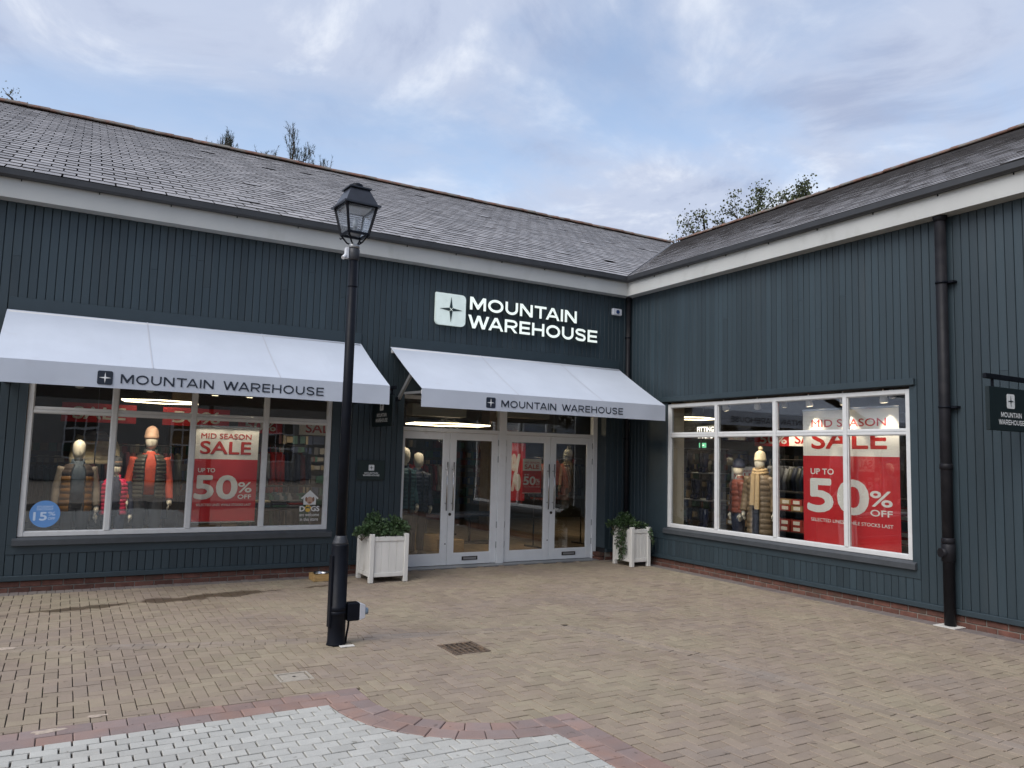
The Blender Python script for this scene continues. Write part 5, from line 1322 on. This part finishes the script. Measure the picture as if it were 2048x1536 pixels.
# mannequins ------------------------------------------------------------------
def cloth(name, c, rough=0.7, sheen=True): return mat('cloth_'+name, c, rough, var=0.18, vscale=14, bump=0.25, bscale=40)
C_TAN = cloth('tan', (0.23, 0.105, 0.022), 0.5); C_BRN = cloth('dark_brown', (0.05, 0.032, 0.024)); C_FLE = cloth('check_fleece', (0.22, 0.18, 0.14)); C_BLUEG = cloth('slate_blue', (0.055, 0.075, 0.10))
C_DARK = cloth('charcoal', (0.030, 0.031, 0.036)); C_PINK = cloth('pink', (0.55, 0.022, 0.085), 0.5); C_NAVY = cloth('navy', (0.012, 0.018, 0.045)); C_OLIVE = cloth('olive', (0.060, 0.058, 0.045), 0.55)
C_ORG = cloth('orange', (0.50, 0.070, 0.035)); C_CREAM = cloth('cream', (0.52, 0.44, 0.30)); C_TAUPE = cloth('taupe', (0.165, 0.115, 0.070), 0.5); C_RUST = cloth('rust', (0.17, 0.045, 0.030), 0.5)
C_SCARF = cloth('scarf', (0.42, 0.29, 0.15)); C_TEAL = cloth('teal', (0.018, 0.065, 0.085)); C_KNIT = cloth('rose_knit', (0.36, 0.22, 0.15)); C_RED = cloth('red', (0.35, 0.02, 0.02)); C_GREEN = cloth('green', (0.02, 0.09, 0.06)); C_GREY = cloth('grey', (0.20, 0.20, 0.21)); C_MAROON = cloth('maroon', (0.10, 0.015, 0.02))
def mannequin(label, loc, rz, H, fit, cat='mannequin'):
    """canonical figure 1.80 m tall facing -Y, scaled to H; fit: dict of clothing"""
    t = thing('mannequin', label, cat, loc, rz if rz else 1e-6, 'shop mannequins'); k = H/1.80; WO[t] = None
    def S(rings): return [tuple(v*k for v in r_) for r_ in rings]
    def V(p): return tuple(v*k for v in p)
    b = MB()
    b.loft(S([(0, 0.004, 1.535, .030, .034), (0, -.004, 1.550, .058, .070), (0, -.006, 1.585, .072, .088), (0, -.004, 1.63, .079, .097), (0, .002, 1.69, .082, .103), (0, .006, 1.74, .076, .097), (0, .008, 1.775, .056, .074), (0, .008, 1.795, .025, .035), (0, .008, 1.80, .004, .005)]), 18)
    b.add([V((-.012, -.088, 1.63)), V((.012, -.088, 1.63)), V((0, -.118, 1.615)), V((0, -.096, 1.675))], [(0, 2, 3), (1, 3, 2), (0, 1, 2)], True)
    b.loft(S([(0, .012, 1.43, .062, .060), (0, .010, 1.50, .052, .054), (0, .006, 1.56, .048, .054)]), 14)
    b.loft(S([(0, 0, .86, .155, .105), (0, 0, .98, .165, .110), (0, 0, 1.10, .135, .095), (0, 0, 1.25, .160, .110), (0, 0, 1.38, .175, .105), (0, .005, 1.44, .13, .075), (0, .01, 1.465, .06, .05)]), 16)
    arm = {}
    for s_ in (-1, 1):
        sh = Vector((.185*s_, .0, 1.405)); el = Vector((.245*s_, .02, 1.12)); wr = Vector((.262*s_, -.045, .865)); arm[s_] = (sh, el, wr)
        b.tube([V(sh), V(sh.lerp(el, .5)), V(el), V(el.lerp(wr, .4)), V(wr)], [x*k for x in (.050, .047, .038, .036, .026)], 10)
        pm = wr+Vector((0, -.012, -.055)); b.tube([V(wr), V(wr.lerp(pm, .5)), V(pm), V(pm+Vector((0, -.006, -.03)))], [x*k for x in (.025, .033, .034, .024)], 8)
        for f_ in range(4):
            o_ = Vector((-.004*s_, -.030+.019*f_, -.075)); ln = (.060, .072, .068, .052)[f_]
            p0 = wr+o_; b.tube([V(p0), V(p0+Vector((-.006*s_, -.004, -ln*.5))), V(p0+Vector((-.018*s_, -.002, -ln)))], [x*k for x in (.0095, .0085, .006)], 6)
        p0 = wr+Vector((-.006*s_, -.034, -.03)); b.tube([V(p0), V(p0+Vector((-.008*s_, -.022, -.032))), V(p0+Vector((-.010*s_, -.026, -.062)))], [x*k for x in (.011, .0095, .007)], 6)
    for s_ in (-1, 1):
        b.loft(S([(.10*s_, .0, .03, .045, .055), (.10*s_, .01, .10, .035, .042), (.10*s_, .015, .30, .052, .058), (.095*s_, .0, .48, .055, .060), (.09*s_, .0, .70, .075, .080), (.085*s_, 0, .90, .088, .095)]), 12)
        b.loft(S([(.10*s_, -.06, .002, .045, .115), (.10*s_, -.055, .03, .043, .11), (.10*s_, -.02, .06, .038, .06), (.10*s_, .0, .08, .034, .044)]), 12)
    b.build('body', MANQ, t)
    # trousers
    tm = MB()
    for s_ in (-1, 1): tm.loft(S([(.10*s_, .0, fit.get('hem', .08), .062, .068), (.10*s_, .01, .30, .066, .072), (.098*s_, 0, .50, .070, .074), (.092*s_, 0, .72, .088, .094), (.085*s_, 0, .93, .097, .110)]), 14)
    tm.loft(S([(0, 0, .84, .150, .112), (0, 0, .93, .178, .120), (0, 0, 1.0, .172, .116)]), 18); tm.build('trousers', fit.get('trousers', C_DARK), t)
    sm_ = MB()
    for s_ in (-1, 1):
        sm_.loft(S([(.10*s_, -.06, -.001, .052, .125), (.10*s_, -.055, .035, .050, .118), (.10*s_, -.02, .07, .045, .066), (.10*s_, .0, .10, .042, .052)]), 12)
    sm_.build('shoes', fit.get('shoes', C_BRN), t)
    # inner top
    it = MB().loft(S([(0, 0, .93, .183, .125), (0, 0, 1.10, .165, .118), (0, 0, 1.25, .180, .128), (0, 0, 1.38, .190, .120), (0, .005, 1.44, .15, .092), (0, .008, 1.475, .085, .070), (0, .006, 1.50, .070, .066)]), 20)
    it.build('top', fit.get('top', C_GREY), t)
    # sleeves
    q = fit.get('puff_sleeve', False); sl = MB()
    for s_ in (-1, 1):
        sh, el, wr = arm[s_]; pts = []; rr = []
        n_ = 22
        for i in range(n_+1):
            f = i/n_; p = (sh.lerp(el, f/.5) if f < .5 else el.lerp(wr, (f-.5)/.5)) if f <= 1 else wr
            base = .066-.022*f+(.012 if q else 0)
            if q: base += .010*abs(math.sin(f*math.pi*6.5))
            pts.append(V(p+Vector((0, 0, 0.012 if i == 0 else 0)))); rr.append(base*k)
        sl.tube(pts, rr, 12)
    sl.build('sleeves', fit.get('sleeve', fit.get('top', C_GREY)), t)
    # jacket / vest: open shell with quilted rings
    if 'jacket' in fit:
        z0, z1 = fit.get('jz', (.86, 1.46)); nr = fit.get('rings', 9); gap = fit.get('gap', R(24)); vs = []; n_ = nr*6
        for i in range(n_+1):
            f = i/n_; z = z0+(z1-z0)*f
            if z < 1.0: rx, ry = .200+.02*(1.0-z), .140+.02*(1.0-z)
            elif z < 1.2: rx, ry = .196, .138
            elif z < 1.36: rx, ry = .205, .144
            else:
                g = (z-1.36)/(.12); g = min(1, g); rx, ry = .205-.105*g**1.5, .144-.055*g**1.5
            pf = .012*abs(math.sin(f*nr*math.pi))**.6 if fit.get('puff', True) else .002
            vs.append((0, .004, z, rx+pf, ry+pf))
        yk = fit.get('yoke'); zy = 1.30
        lo = [v for v in vs if not yk or v[2] <= zy]; hi = [v for v in vs if yk and v[2] >= zy-0.012]
        a0, a1 = -math.pi/2+gap, -math.pi/2+2*math.pi-gap
        j = MB().loft(S(lo), 30, a0, a1); jo = j.build('jacket', fit['jacket'], t)
        so = jo.modifiers.new('thick', 'SOLIDIFY'); so.thickness = .012*k; so.offset = -1
        if hi:
            y_ = MB().loft(S([(a, b_, c, d+.001, e_+.001) for a, b_, c, d, e_ in hi]), 30, a0, a1).build('yoke', yk, jo); so = y_.modifiers.new('thick', 'SOLIDIFY'); so.thickness = .012*k; so.offset = -1
        zp = MB()
        for aa in (a0, a1):
            zp.tube([V((v[3]*math.cos(aa)*1.02, v[1]+v[4]*math.sin(aa)*1.02, v[2])) for v in vs[::4]], .006*k, 5)
        zp.build('zip', C_DARK, jo)
        cl = MB().loft(S([(0, .012, 1.445, .100, .082), (0, .012, 1.48, .088, .080), (0, .016, 1.525, .084, .082)]), 24, -math.pi/2+R(42), -math.pi/2+2*math.pi-R(42)).build('collar', fit.get('collar', fit.get('yoke', fit['jacket'])), jo)
        so = cl.modifiers.new('thick', 'SOLIDIFY'); so.thickness = .012*k
    if 'hat' in fit:
        h = MB().loft(S([(0, .010, 1.665, .090, .112), (0, .010, 1.685, .093, .116), (0, .010, 1.71, .092, .114), (0, .012, 1.715, .088, .110), (0, .014, 1.77, .082, .102), (0, .016, 1.815, .062, .078), (0, .018, 1.838, .030, .038), (0, .018, 1.845, .004, .005)]), 20).build('hat', fit['hat'], t)
        if fit.get('pom'): 
            pm = MB()
            for i in range(260):
                v = rv(); v.normalize(); c_ = Vector((0, .02, 1.875)); p = c_+v*.012; e_ = c_+v*random.uniform(.036, .046); s2 = v.cross(rv()).normalized()*.006
                pm.add([V(p-s2), V(p+s2), V(e_)], [(0, 1, 2)])
            pm.lathe([(0, -.034*k), (.024*k, -.024*k), (.034*k, 0), (.024*k, .024*k), (0, .034*k)], V((0, .02, 1.875)), 12); pm.build('pompom', fit['pom'], h)
        if fit.get('stripe'): MB().loft(S([(0, .012, 1.735, .0895, .111), (0, .012, 1.752, .0885, .109)]), 20, cap=False).build('stripe', fit['stripe'], h)
    if 'scarf' in fit:
        sc = MB(); 
        for (dz, r0) in ((1.475, .105), (1.515, .096)):
            pts = [V((r0*math.cos(a_*math.pi/8), .006+r0*.95*math.sin(a_*math.pi/8), dz+.012*math.sin(a_*.9))) for a_ in range(17)]; sc.tube(pts, .032*k, 8, False)
        for (x_, ln) in ((-.045, .50), (.03, .56)):
            sc.prism([(-.038, -.012), (.038, -.014), (.040, .010), (-.036, .012)], lambda p: V((x_+p[0]*.8, -.135+p[1], 1.47)), lambda p: V((x_*1.1+p[0], -.172+p[1], 1.47-ln)))
        sc.build('scarf', fit['scarf'], t)
    return t
def plinth(label, a, b, h=0.15): tagged(MB().box((a[0], a[1], 0.006), (b[0], b[1], h), 0.006).build('display_plinth', mat('plinth_white', (0.45, 0.43, 0.40), 0.6)), label, 'plinth')
plinth('low display plinth behind the left shop window', (-9.0, 0.45), (-5.6, 1.15)); plinth('low display plinth behind the right shop window', (0.45, -5.2), (1.15, -1.1))
mannequin('mannequin in tan quilted vest over checked fleece behind the first pane', (-8.49, 0.70, 0.15), R(6), 1.655, dict(jacket=C_TAN, yoke=C_BRN, collar=C_BLUEG, top=C_BLUEG, sleeve=C_FLE, trousers=C_DARK, jz=(.80, 1.46), rings=8, gap=R(24)))
mannequin('child mannequin in pink quilted vest and striped hat', (-8.04, 0.78, 0.15), R(-4), 1.42, dict(jacket=C_PINK, top=C_NAVY, sleeve=C_NAVY, trousers=C_NAVY, hat=C_DARK, stripe=C_KNIT, rings=9, gap=R(26), shoes=C_PINK))
mannequin('mannequin in olive vest over orange top with ribbed beanie', (-7.63, 0.80, 0.15), R(-2), 1.83, dict(jacket=C_OLIVE, top=C_ORG, sleeve=C_ORG, trousers=C_DARK, hat=C_KNIT, rings=11, gap=R(19), jz=(.88, 1.46)))
mannequin('mannequin in rust padded jacket and navy beanie behind the side window', (0.85, -1.80, 0.15), R(-118), 1.62, dict(jacket=C_RUST, puff_sleeve=True, sleeve=C_RUST, top=C_GREY, trousers=C_NAVY, hat=C_NAVY, rings=6, gap=R(10)))
mannequin('mannequin in long taupe padded coat with cream bobble hat and scarf', (0.72, -2.37, 0.15), R(-75), 1.74, dict(jacket=C_TAUPE, puff_sleeve=True, sleeve=C_TAUPE, top=C_CREAM, trousers=C_NAVY, hat=C_CREAM, pom=C_CREAM, scarf=C_SCARF, rings=12, gap=R(15), jz=(.42, 1.46), shoes=C_BRN))
mannequin('mannequin in long teal coat behind the left door leaf', (-3.72, 1.25, 0.02), R(20), 1.82, dict(jacket=C_TEAL, puff_sleeve=False, sleeve=C_TEAL, top=C_NAVY, trousers=C_DARK, rings=12, gap=R(6), jz=(.72, 1.46)))
mannequin('mannequin in navy padded coat beside the teal one', (-3.38, 1.45, 0.02), R(15), 1.74, dict(jacket=C_NAVY, puff_sleeve=True, sleeve=C_NAVY, top=C_NAVY, trousers=C_DARK, rings=10, gap=R(6), jz=(.78, 1.46)))
mannequin('mannequin in blue jacket deep behind the second door leaf', (-2.55, 3.4, 0.02), R(10), 1.70, dict(jacket=C_BLUEG, sleeve=C_BLUEG, top=C_CREAM, trousers=C_NAVY, hat=C_CREAM, rings=8, gap=R(10)))

ORD = 'first second third fourth fifth sixth seventh eighth ninth tenth eleventh twelfth thirteenth fourteenth fifteenth sixteenth seventeenth eighteenth nineteenth twentieth twenty-first twenty-second twenty-third twenty-fourth'.split()
# racks and garments ----------------------------------------------------------
garm = {}
def garment_mesh(m, kind=0):
    key = (m.name, kind)
    if key not in garm:
        g_ = MB(); wv = lambda z: 0.012*math.sin(z*26)
        rings = []
        n_ = 14
        for i in range(n_+1):
            f = i/n_; z = -0.08-0.66*f
            rx = (.10+.12*min(1, f*4)) if f < .25 else .22+.03*(f-.25); ry = .030+.022*min(1, f*5)+(.008*abs(math.sin(f*22)) if kind else 0)
            rings.append((wv(z), 0, z, rx, ry))
        g_.loft(rings, 14)
        for s_ in (-1, 1):
            g_.tube([(.16*s_, 0, -.13), (.235*s_, .01, -.32), (.245*s_, -.01, -.58)], [.045, .042, .034], 8)
        g_.tube([(0, 0, -.08), (0, 0, 0), (.015, 0, .02)], .004, 5)
        garm[key] = g_.mesh('garment', m)
    return garm[key]
CN = {C_NAVY: 'navy', C_TEAL: 'teal', C_RED: 'red', C_GREEN: 'green', C_GREY: 'grey', C_MAROON: 'maroon', C_DARK: 'charcoal', C_CREAM: 'cream', C_ORG: 'orange', C_BLUEG: 'slate blue', C_PINK: 'pink', C_OLIVE: 'olive', C_TAN: 'tan', C_RUST: 'rust'}
TAGM = mat('price_tag', (0.70, 0.68, 0.60), 0.6)
def rack(label, where, a, b, z, cols, n_, two=False):
    a, b = Vector(a), Vector(b); d = (b-a).normalized(); L_ = (b-a).length
    t = thing('clothes_rail', label, 'clothes rail', ((a.x+b.x)/2, (a.y+b.y)/2, 0.004), group='clothes rails inside the shop')
    MB().tube([(a.x, a.y, z), (b.x, b.y, z)], 0.014, 8).build('rail', DARKMET, t)
    for p in (a, b):
        MB().tube([(p.x, p.y, 0.03), (p.x, p.y, z)], 0.014, 8).build('upright', DARKMET, t)
        nrm = Vector((-d.y, d.x, 0))*0.25; MB().bar((p.x-nrm.x, p.y-nrm.y, 0.022), (p.x+nrm.x, p.y+nrm.y, 0.022), 0.03).build('foot', DARKMET, t)
    ang = math.atan2(d.y, d.x)+math.pi/2
    for i in range(n_):
        p = a+d*(L_*(i+0.6)/(n_+0.2)); m = cols[(i*7+i//3) % len(cols)] if i % 3 else cols[(i//3) % len(cols)]
        o_ = link(garment_mesh(m, i % 2), 'hanging_garment', None, (p.x, p.y, z-0.035), (0, 0, ang+random.uniform(-.12, .12)))
        o_.scale = (1, 1, random.uniform(.85, 1.1))
        tagged(o_, '%s garment, %s from the left on the rail %s' % (CN[m], ORD[i], where), 'garment', 'garments %s' % where)
rack('clothes rail at the left behind the first pane', 'behind the first left pane', (-9.6, 2.0, 0), (-8.5, 2.4, 0), 1.55, [C_NAVY, C_BLUEG, C_DARK, C_TEAL], 12)
rack('clothes rail at the back of the left window bay', 'deep behind the hatted mannequin', (-8.3, 3.6, 0), (-6.9, 3.6, 0), 1.75, [C_MAROON, C_DARK, C_RUST, C_OLIVE], 14)
rack('upper clothes rail in the right bay of the left window', 'high behind the last left pane', (-6.3, 2.9, 0), (-4.9, 2.9, 0), 1.82, [C_NAVY, C_GREY, C_MAROON, C_RED, C_DARK], 16)
rack('lower clothes rail in the right bay of the left window', 'low behind the last left pane', (-6.2, 1.9, 0), (-5.1, 1.9, 0), 1.16, [C_GREEN, C_DARK, C_TEAL, C_GREY], 14)
rack('clothes rail inside the left door leaf', 'inside the left door leaf', (-4.5, 2.2, 0), (-3.6, 2.3, 0), 1.45, [C_TEAL, C_NAVY, C_BLUEG], 9)
rack('clothes rail in the middle of the shop', 'in the middle of the shop', (-3.2, 4.6, 0), (-1.2, 4.6, 0), 1.62, [C_MAROON, C_NAVY, C_GREY, C_RED, C_DARK], 18)
rack('clothes rail inside the rightmost door leaf', 'inside the rightmost door leaf', (-0.75, 1.9, 0), (0.5, 2.1, 0), 1.72, [C_NAVY, C_RUST, C_ORG, C_DARK, C_BLUEG], 14)
rack('clothes rail behind the coat mannequin', 'behind the coat mannequin', (2.5, -1.0, 0), (2.5, -2.5, 0), 1.80, [C_GREY, C_DARK, C_OLIVE, C_NAVY], 16)
rack('clothes rail between the coat mannequin and the poster', 'left of the big poster', (1.9, -2.75, 0), (1.9, -3.6, 0), 1.86, [C_NAVY, C_BLUEG, C_RED, C_PINK, C_NAVY], 9)
rack('clothes rail behind the big poster', 'right of the big poster', (1.9, -4.3, 0), (1.9, -5.6, 0), 1.70, [C_DARK, C_OLIVE, C_TAN, C_NAVY], 13)
# jacket on display hung above the first mannequin
hj = thing('display_jacket', 'cream and grey padded jacket hung behind the tan vest mannequin', 'jacket', (-8.27, 1.3, 1.45))
rings = []
for i in range(43):
    f = i/42; z = 1.48+0.46*f; rx = .20 if f < .7 else .20-.12*((f-.7)/.3)**1.5; rings.append((-8.29, 1.3, z, rx+.010*abs(math.sin(f*8*math.pi)), .085+.010*abs(math.sin(f*8*math.pi))-.03*max(0, f-.7)))
MB().loft(rings[:30], 22).build('body', C_CREAM, hj); MB().loft(rings[29:], 22).build('yoke', C_GREY, hj)
for s_ in (-1, 1):
    pts = [(-8.29+.17*s_, 1.3, 1.86), (-8.29+.235*s_, 1.29, 1.72), (-8.29+.255*s_, 1.27, 1.56), (-8.29+.25*s_, 1.25, 1.44)]; MB().tube(pts, [.065, .062, .058, .045], 10).build('sleeve', C_CREAM, hj)
MB().tube([(-8.29, 1.205, 1.48), (-8.29, 1.205, 1.90)], .007, 6).build('zip', C_DARK, hj)
MB().tube([(-8.29, 1.3, 1.93), (-8.29, 1.3, 2.94)], .003, 5).build('wire', GREYMET, hj)
# orange jacket facing the last door leaf
hj = thing('display_jacket', 'orange red jacket hung facing out inside the rightmost door leaf', 'jacket', (-0.62, 1.45, 1.2))
rings = [(-0.62, 1.45, 1.22+0.45*f/20, .21 if f < 14 else .21-.018*(f-14), .09) for f in range(21)]
MB().loft(rings, 20).build('body', C_ORG, hj)
for s_ in (-1, 1): MB().tube([(-0.62+.17*s_, 1.45, 1.60), (-0.62+.26*s_, 1.44, 1.42), (-0.62+.29*s_, 1.42, 1.16)], [.06, .058, .045], 10).build('sleeve', C_RUST if s_ < 0 else C_ORG, hj)
MB().tube([(-0.62, 1.45, 1.66), (-0.62, 1.45, 2.94)], .003, 5).build('wire', GREYMET, hj)
# table of folded clothes, round display table, wooden boxes
def table(label, c, rx, ry, h, m):
    t = thing('display_table', label, 'table', (c[0], c[1], 0.004), group='display tables in the shop')
    MB().loft([(c[0], c[1], h-.04, rx, ry), (c[0], c[1], h, rx, ry)], 28).build('top', m, t)
    for s_ in (-1, 1): MB().tube([(c[0]+s_*rx*.45, c[1], 0.03), (c[0]+s_*rx*.45, c[1], h-.04)], .03, 10).build('leg', DARKMET, t)
    MB().loft([(c[0], c[1], 0.005, rx*.7, ry*.5), (c[0], c[1], .03, rx*.7, ry*.5)], 20).build('base', DARKMET, t)
table('dark oval table seen low through the second door leaf', (-2.55, 2.3), 0.62, 0.42, 0.62, C_NAVY)
table('dark oval table seen low through the third door leaf', (-1.35, 2.9), 0.60, 0.42, 0.60, C_NAVY)
table('dark table of folded clothes behind the last left pane', (-5.85, 1.35), 0.42, 0.26, 0.86, C_DARK)
for i in range(9):
    m = (C_TEAL, C_GREEN, C_GREY, C_BLUEG, C_NAVY, C_RED, C_CREAM, C_DARK, C_GREY)[i]; x = -6.10+0.25*(i % 3); z = 0.861+0.035*(i//3)
    o_ = MB().box((x, 1.25, z+.001), (x+.22, 1.47, z+.034), .01).build('folded_garment', m); tagged(o_, '%s folded garment, layer %s of the %s pile on the table' % (CN[m], ('one', 'two', 'three')[i//3], ('left', 'middle', 'right')[i % 3]), 'garment', 'folded garments on the table')
for i, (x, y, w_, d_, h_) in enumerate(((-3.62, 2.05, .30, .3, .42), (-3.05, 1.95, .34, .3, .30), (-2.75, 1.7, .42, .3, .22))):
    tagged(MB().box((x, y, .006), (x+w_, y+d_, h_), .004).build('wooden_crate', WOODBOX), ('tall pale wooden crate behind the left door leaf', 'middle pale wooden crate behind the doors', 'low pale wooden crate behind the second door leaf')[i], 'crate', 'pale wooden crates on the shop floor')
# shelves with shoe boxes behind the right window
sh = thing('shoe_shelving', 'dark shelving of shoe boxes behind the side window', 'shelving', (1.75, -3, 0.004))
MB().box((1.98, -0.7, .006), (2.02, -5.8, 1.28)).build('back', C_DARK, sh)
for z in (0.30, 0.62, 0.95, 1.26): MB().box((1.55, -0.7, z), (1.979, -5.8, z+.02)).build('shelf', DARKMET, sh)
BOXR = mat('shoe_box_red', (0.30, 0.035, 0.025), 0.6, isl=.2); BOXB = mat('shoe_box_kraft', (0.32, 0.20, 0.09), 0.7, isl=.2)
bxr = {}
for m in (BOXR, BOXB): bxr[m] = MB().box((-.165, -.11, 0), (.165, .11, .095), .003).mesh('shoe_box', m)
lbm = MB().box((-.1675, -.07, .02), (-.1655, .06, .075)).mesh('box_label', PWHITE)
k_ = 0
for si, zs in enumerate((0.321, 0.641, 0.971)):
    for lv_ in range(2 if si else 2):
        y = -0.95; cnt = 0
        while y > -5.6:
            if random.random() < .93:
                m = BOXB if (y > -1.55 or random.random() < .15) else BOXR
                p = (1.74+random.uniform(-.02, .02), y, zs+.0965*lv_+.001*lv_)
                o_ = link(bxr[m], 'shoe_box', None, p, (0, 0, random.uniform(-.04, .04))); l_ = link(lbm, 'box_label', o_)
                cnt += 1; col_ = 'red' if m is BOXR else 'kraft brown'
                tagged(o_, '%s shoe box, %s from the left in the %s row of the %s shelf' % (col_, ORD[cnt-1], ('lower', 'upper')[lv_], ('bottom', 'middle', 'top')[si]), 'shoe box', '%s shoe boxes on the shelving' % col_)
            y -= 0.232
# boots on the shelf at the left of the side window
bs = thing('boot_shelf', 'narrow shelf unit of dark boots at the left of the side window', 'shelf', (1.15, -0.75, .004))
for z in (0.55, 1.05, 1.52, 1.95): MB().box((0.95, -0.30, z), (1.45, -1.02, z+.018)).build('shelf', GREYMET, bs)
MB().box((0.93, -0.30, .006), (0.948, -0.33, 2.2)).box((1.452, -0.30, .006), (1.47, -0.33, 2.2)).build('side', DARKMET, bs)
bt = MB(); bt.loft([(0, 0, .0, .048, .05), (0, 0, .10, .044, .046), (0, 0, .22, .056, .058), (0, 0, .34, .062, .064)], 12); bt.loft([(0, -.06, .0, .045, .12), (0, -.055, .04, .043, .115), (0, -.03, .08, .040, .08), (0, 0, .11, .04, .045)], 12)
bme = bt.mesh('boot', mat('navy_rubber', (0.012, 0.018, 0.05), 0.22))
for i in range(9):
    o_ = link(bme, 'rubber_boot', None, (1.1+.11*(i % 2), -0.40-.2*(i % 3), (0.569, 1.069, 1.539)[i//3]), (0, 0, R(-60)))
    tagged(o_, 'glossy navy boot, %s from the left on the %s shelf of the boot rack' % (ORD[i % 3], ('bottom', 'middle', 'top')[i//3]), 'boot', 'boots on the %s shelf' % ('bottom', 'middle', 'top')[i//3])
# slat wall and columns at the back
for i, (x, y, w_) in enumerate(((-6.9, 5.5, .35), (-0.1, 5.0, .4), (4.2, -3.2, .4))):
    tagged(MB().box((x, y, .005), (x+w_, y+w_, 2.949)).build('shop_column', mat('column_wood', (0.16, 0.115, 0.07), 0.7, var=.2, vscale=5)), ('wooden column deep behind the left window', 'wooden column behind the doors', 'wooden column behind the big poster')[i], 'column', 'columns inside the shop')

# dense small goods on the back walls: too many and too small to pick apart
PK = [mat('pack_%d' % i, c, 0.6, isl=.4) for i, c in enumerate(((0.10, 0.015, 0.015), (0.015, 0.03, 0.09), (0.06, 0.06, 0.065), (0.25, 0.20, 0.13), (0.02, 0.07, 0.05), (0.16, 0.15, 0.14)))]
def goods(name, P0, ux, w, z0, z1, label):
    ux = Vector(ux); nn = ux.cross(Vector(UZ)); P0 = Vector(P0); mb = MB()
    me_i = []
    z = z0
    while z < z1:
        u = 0.0; hh = random.uniform(.12, .22)
        while u < w:
            ww = random.uniform(.05, .16); h2 = hh*random.uniform(.6, 1.0)
            if random.random() < .85:
                q = P0+ux*(u+ww/2)+Vector((0, 0, z)); n0 = len(mb.f); mb.bar(q, q+nn*random.uniform(.06, .18), ww*.9, h2)
                me_i += [random.randrange(len(PK))]*(len(mb.f)-n0)
            u += ww
        z += hh+.06
    o = mb.build(name, PK[0]); 
    for m in PK[1:]: o.data.materials.append(m)
    o.data.polygons.foreach_set('material_index', me_i)
    tagged(o, label, 'goods', kind='stuff')
goods('packed_goods', (-9.8, 4.9, 0), UX, 4.8, 0.5, 1.95, 'dense rows of small goods at the back behind the left window')
goods('packed_goods', (-4.6, 6.5, 0), UX, 5.5, 0.6, 2.2, 'dense rows of small goods at the back behind the doors')
goods('packed_goods', (4.3, 3.8, 0), (0, -1, 0), 4.6, 0.5, 1.9, 'dense rows of small goods at the back behind the side window')
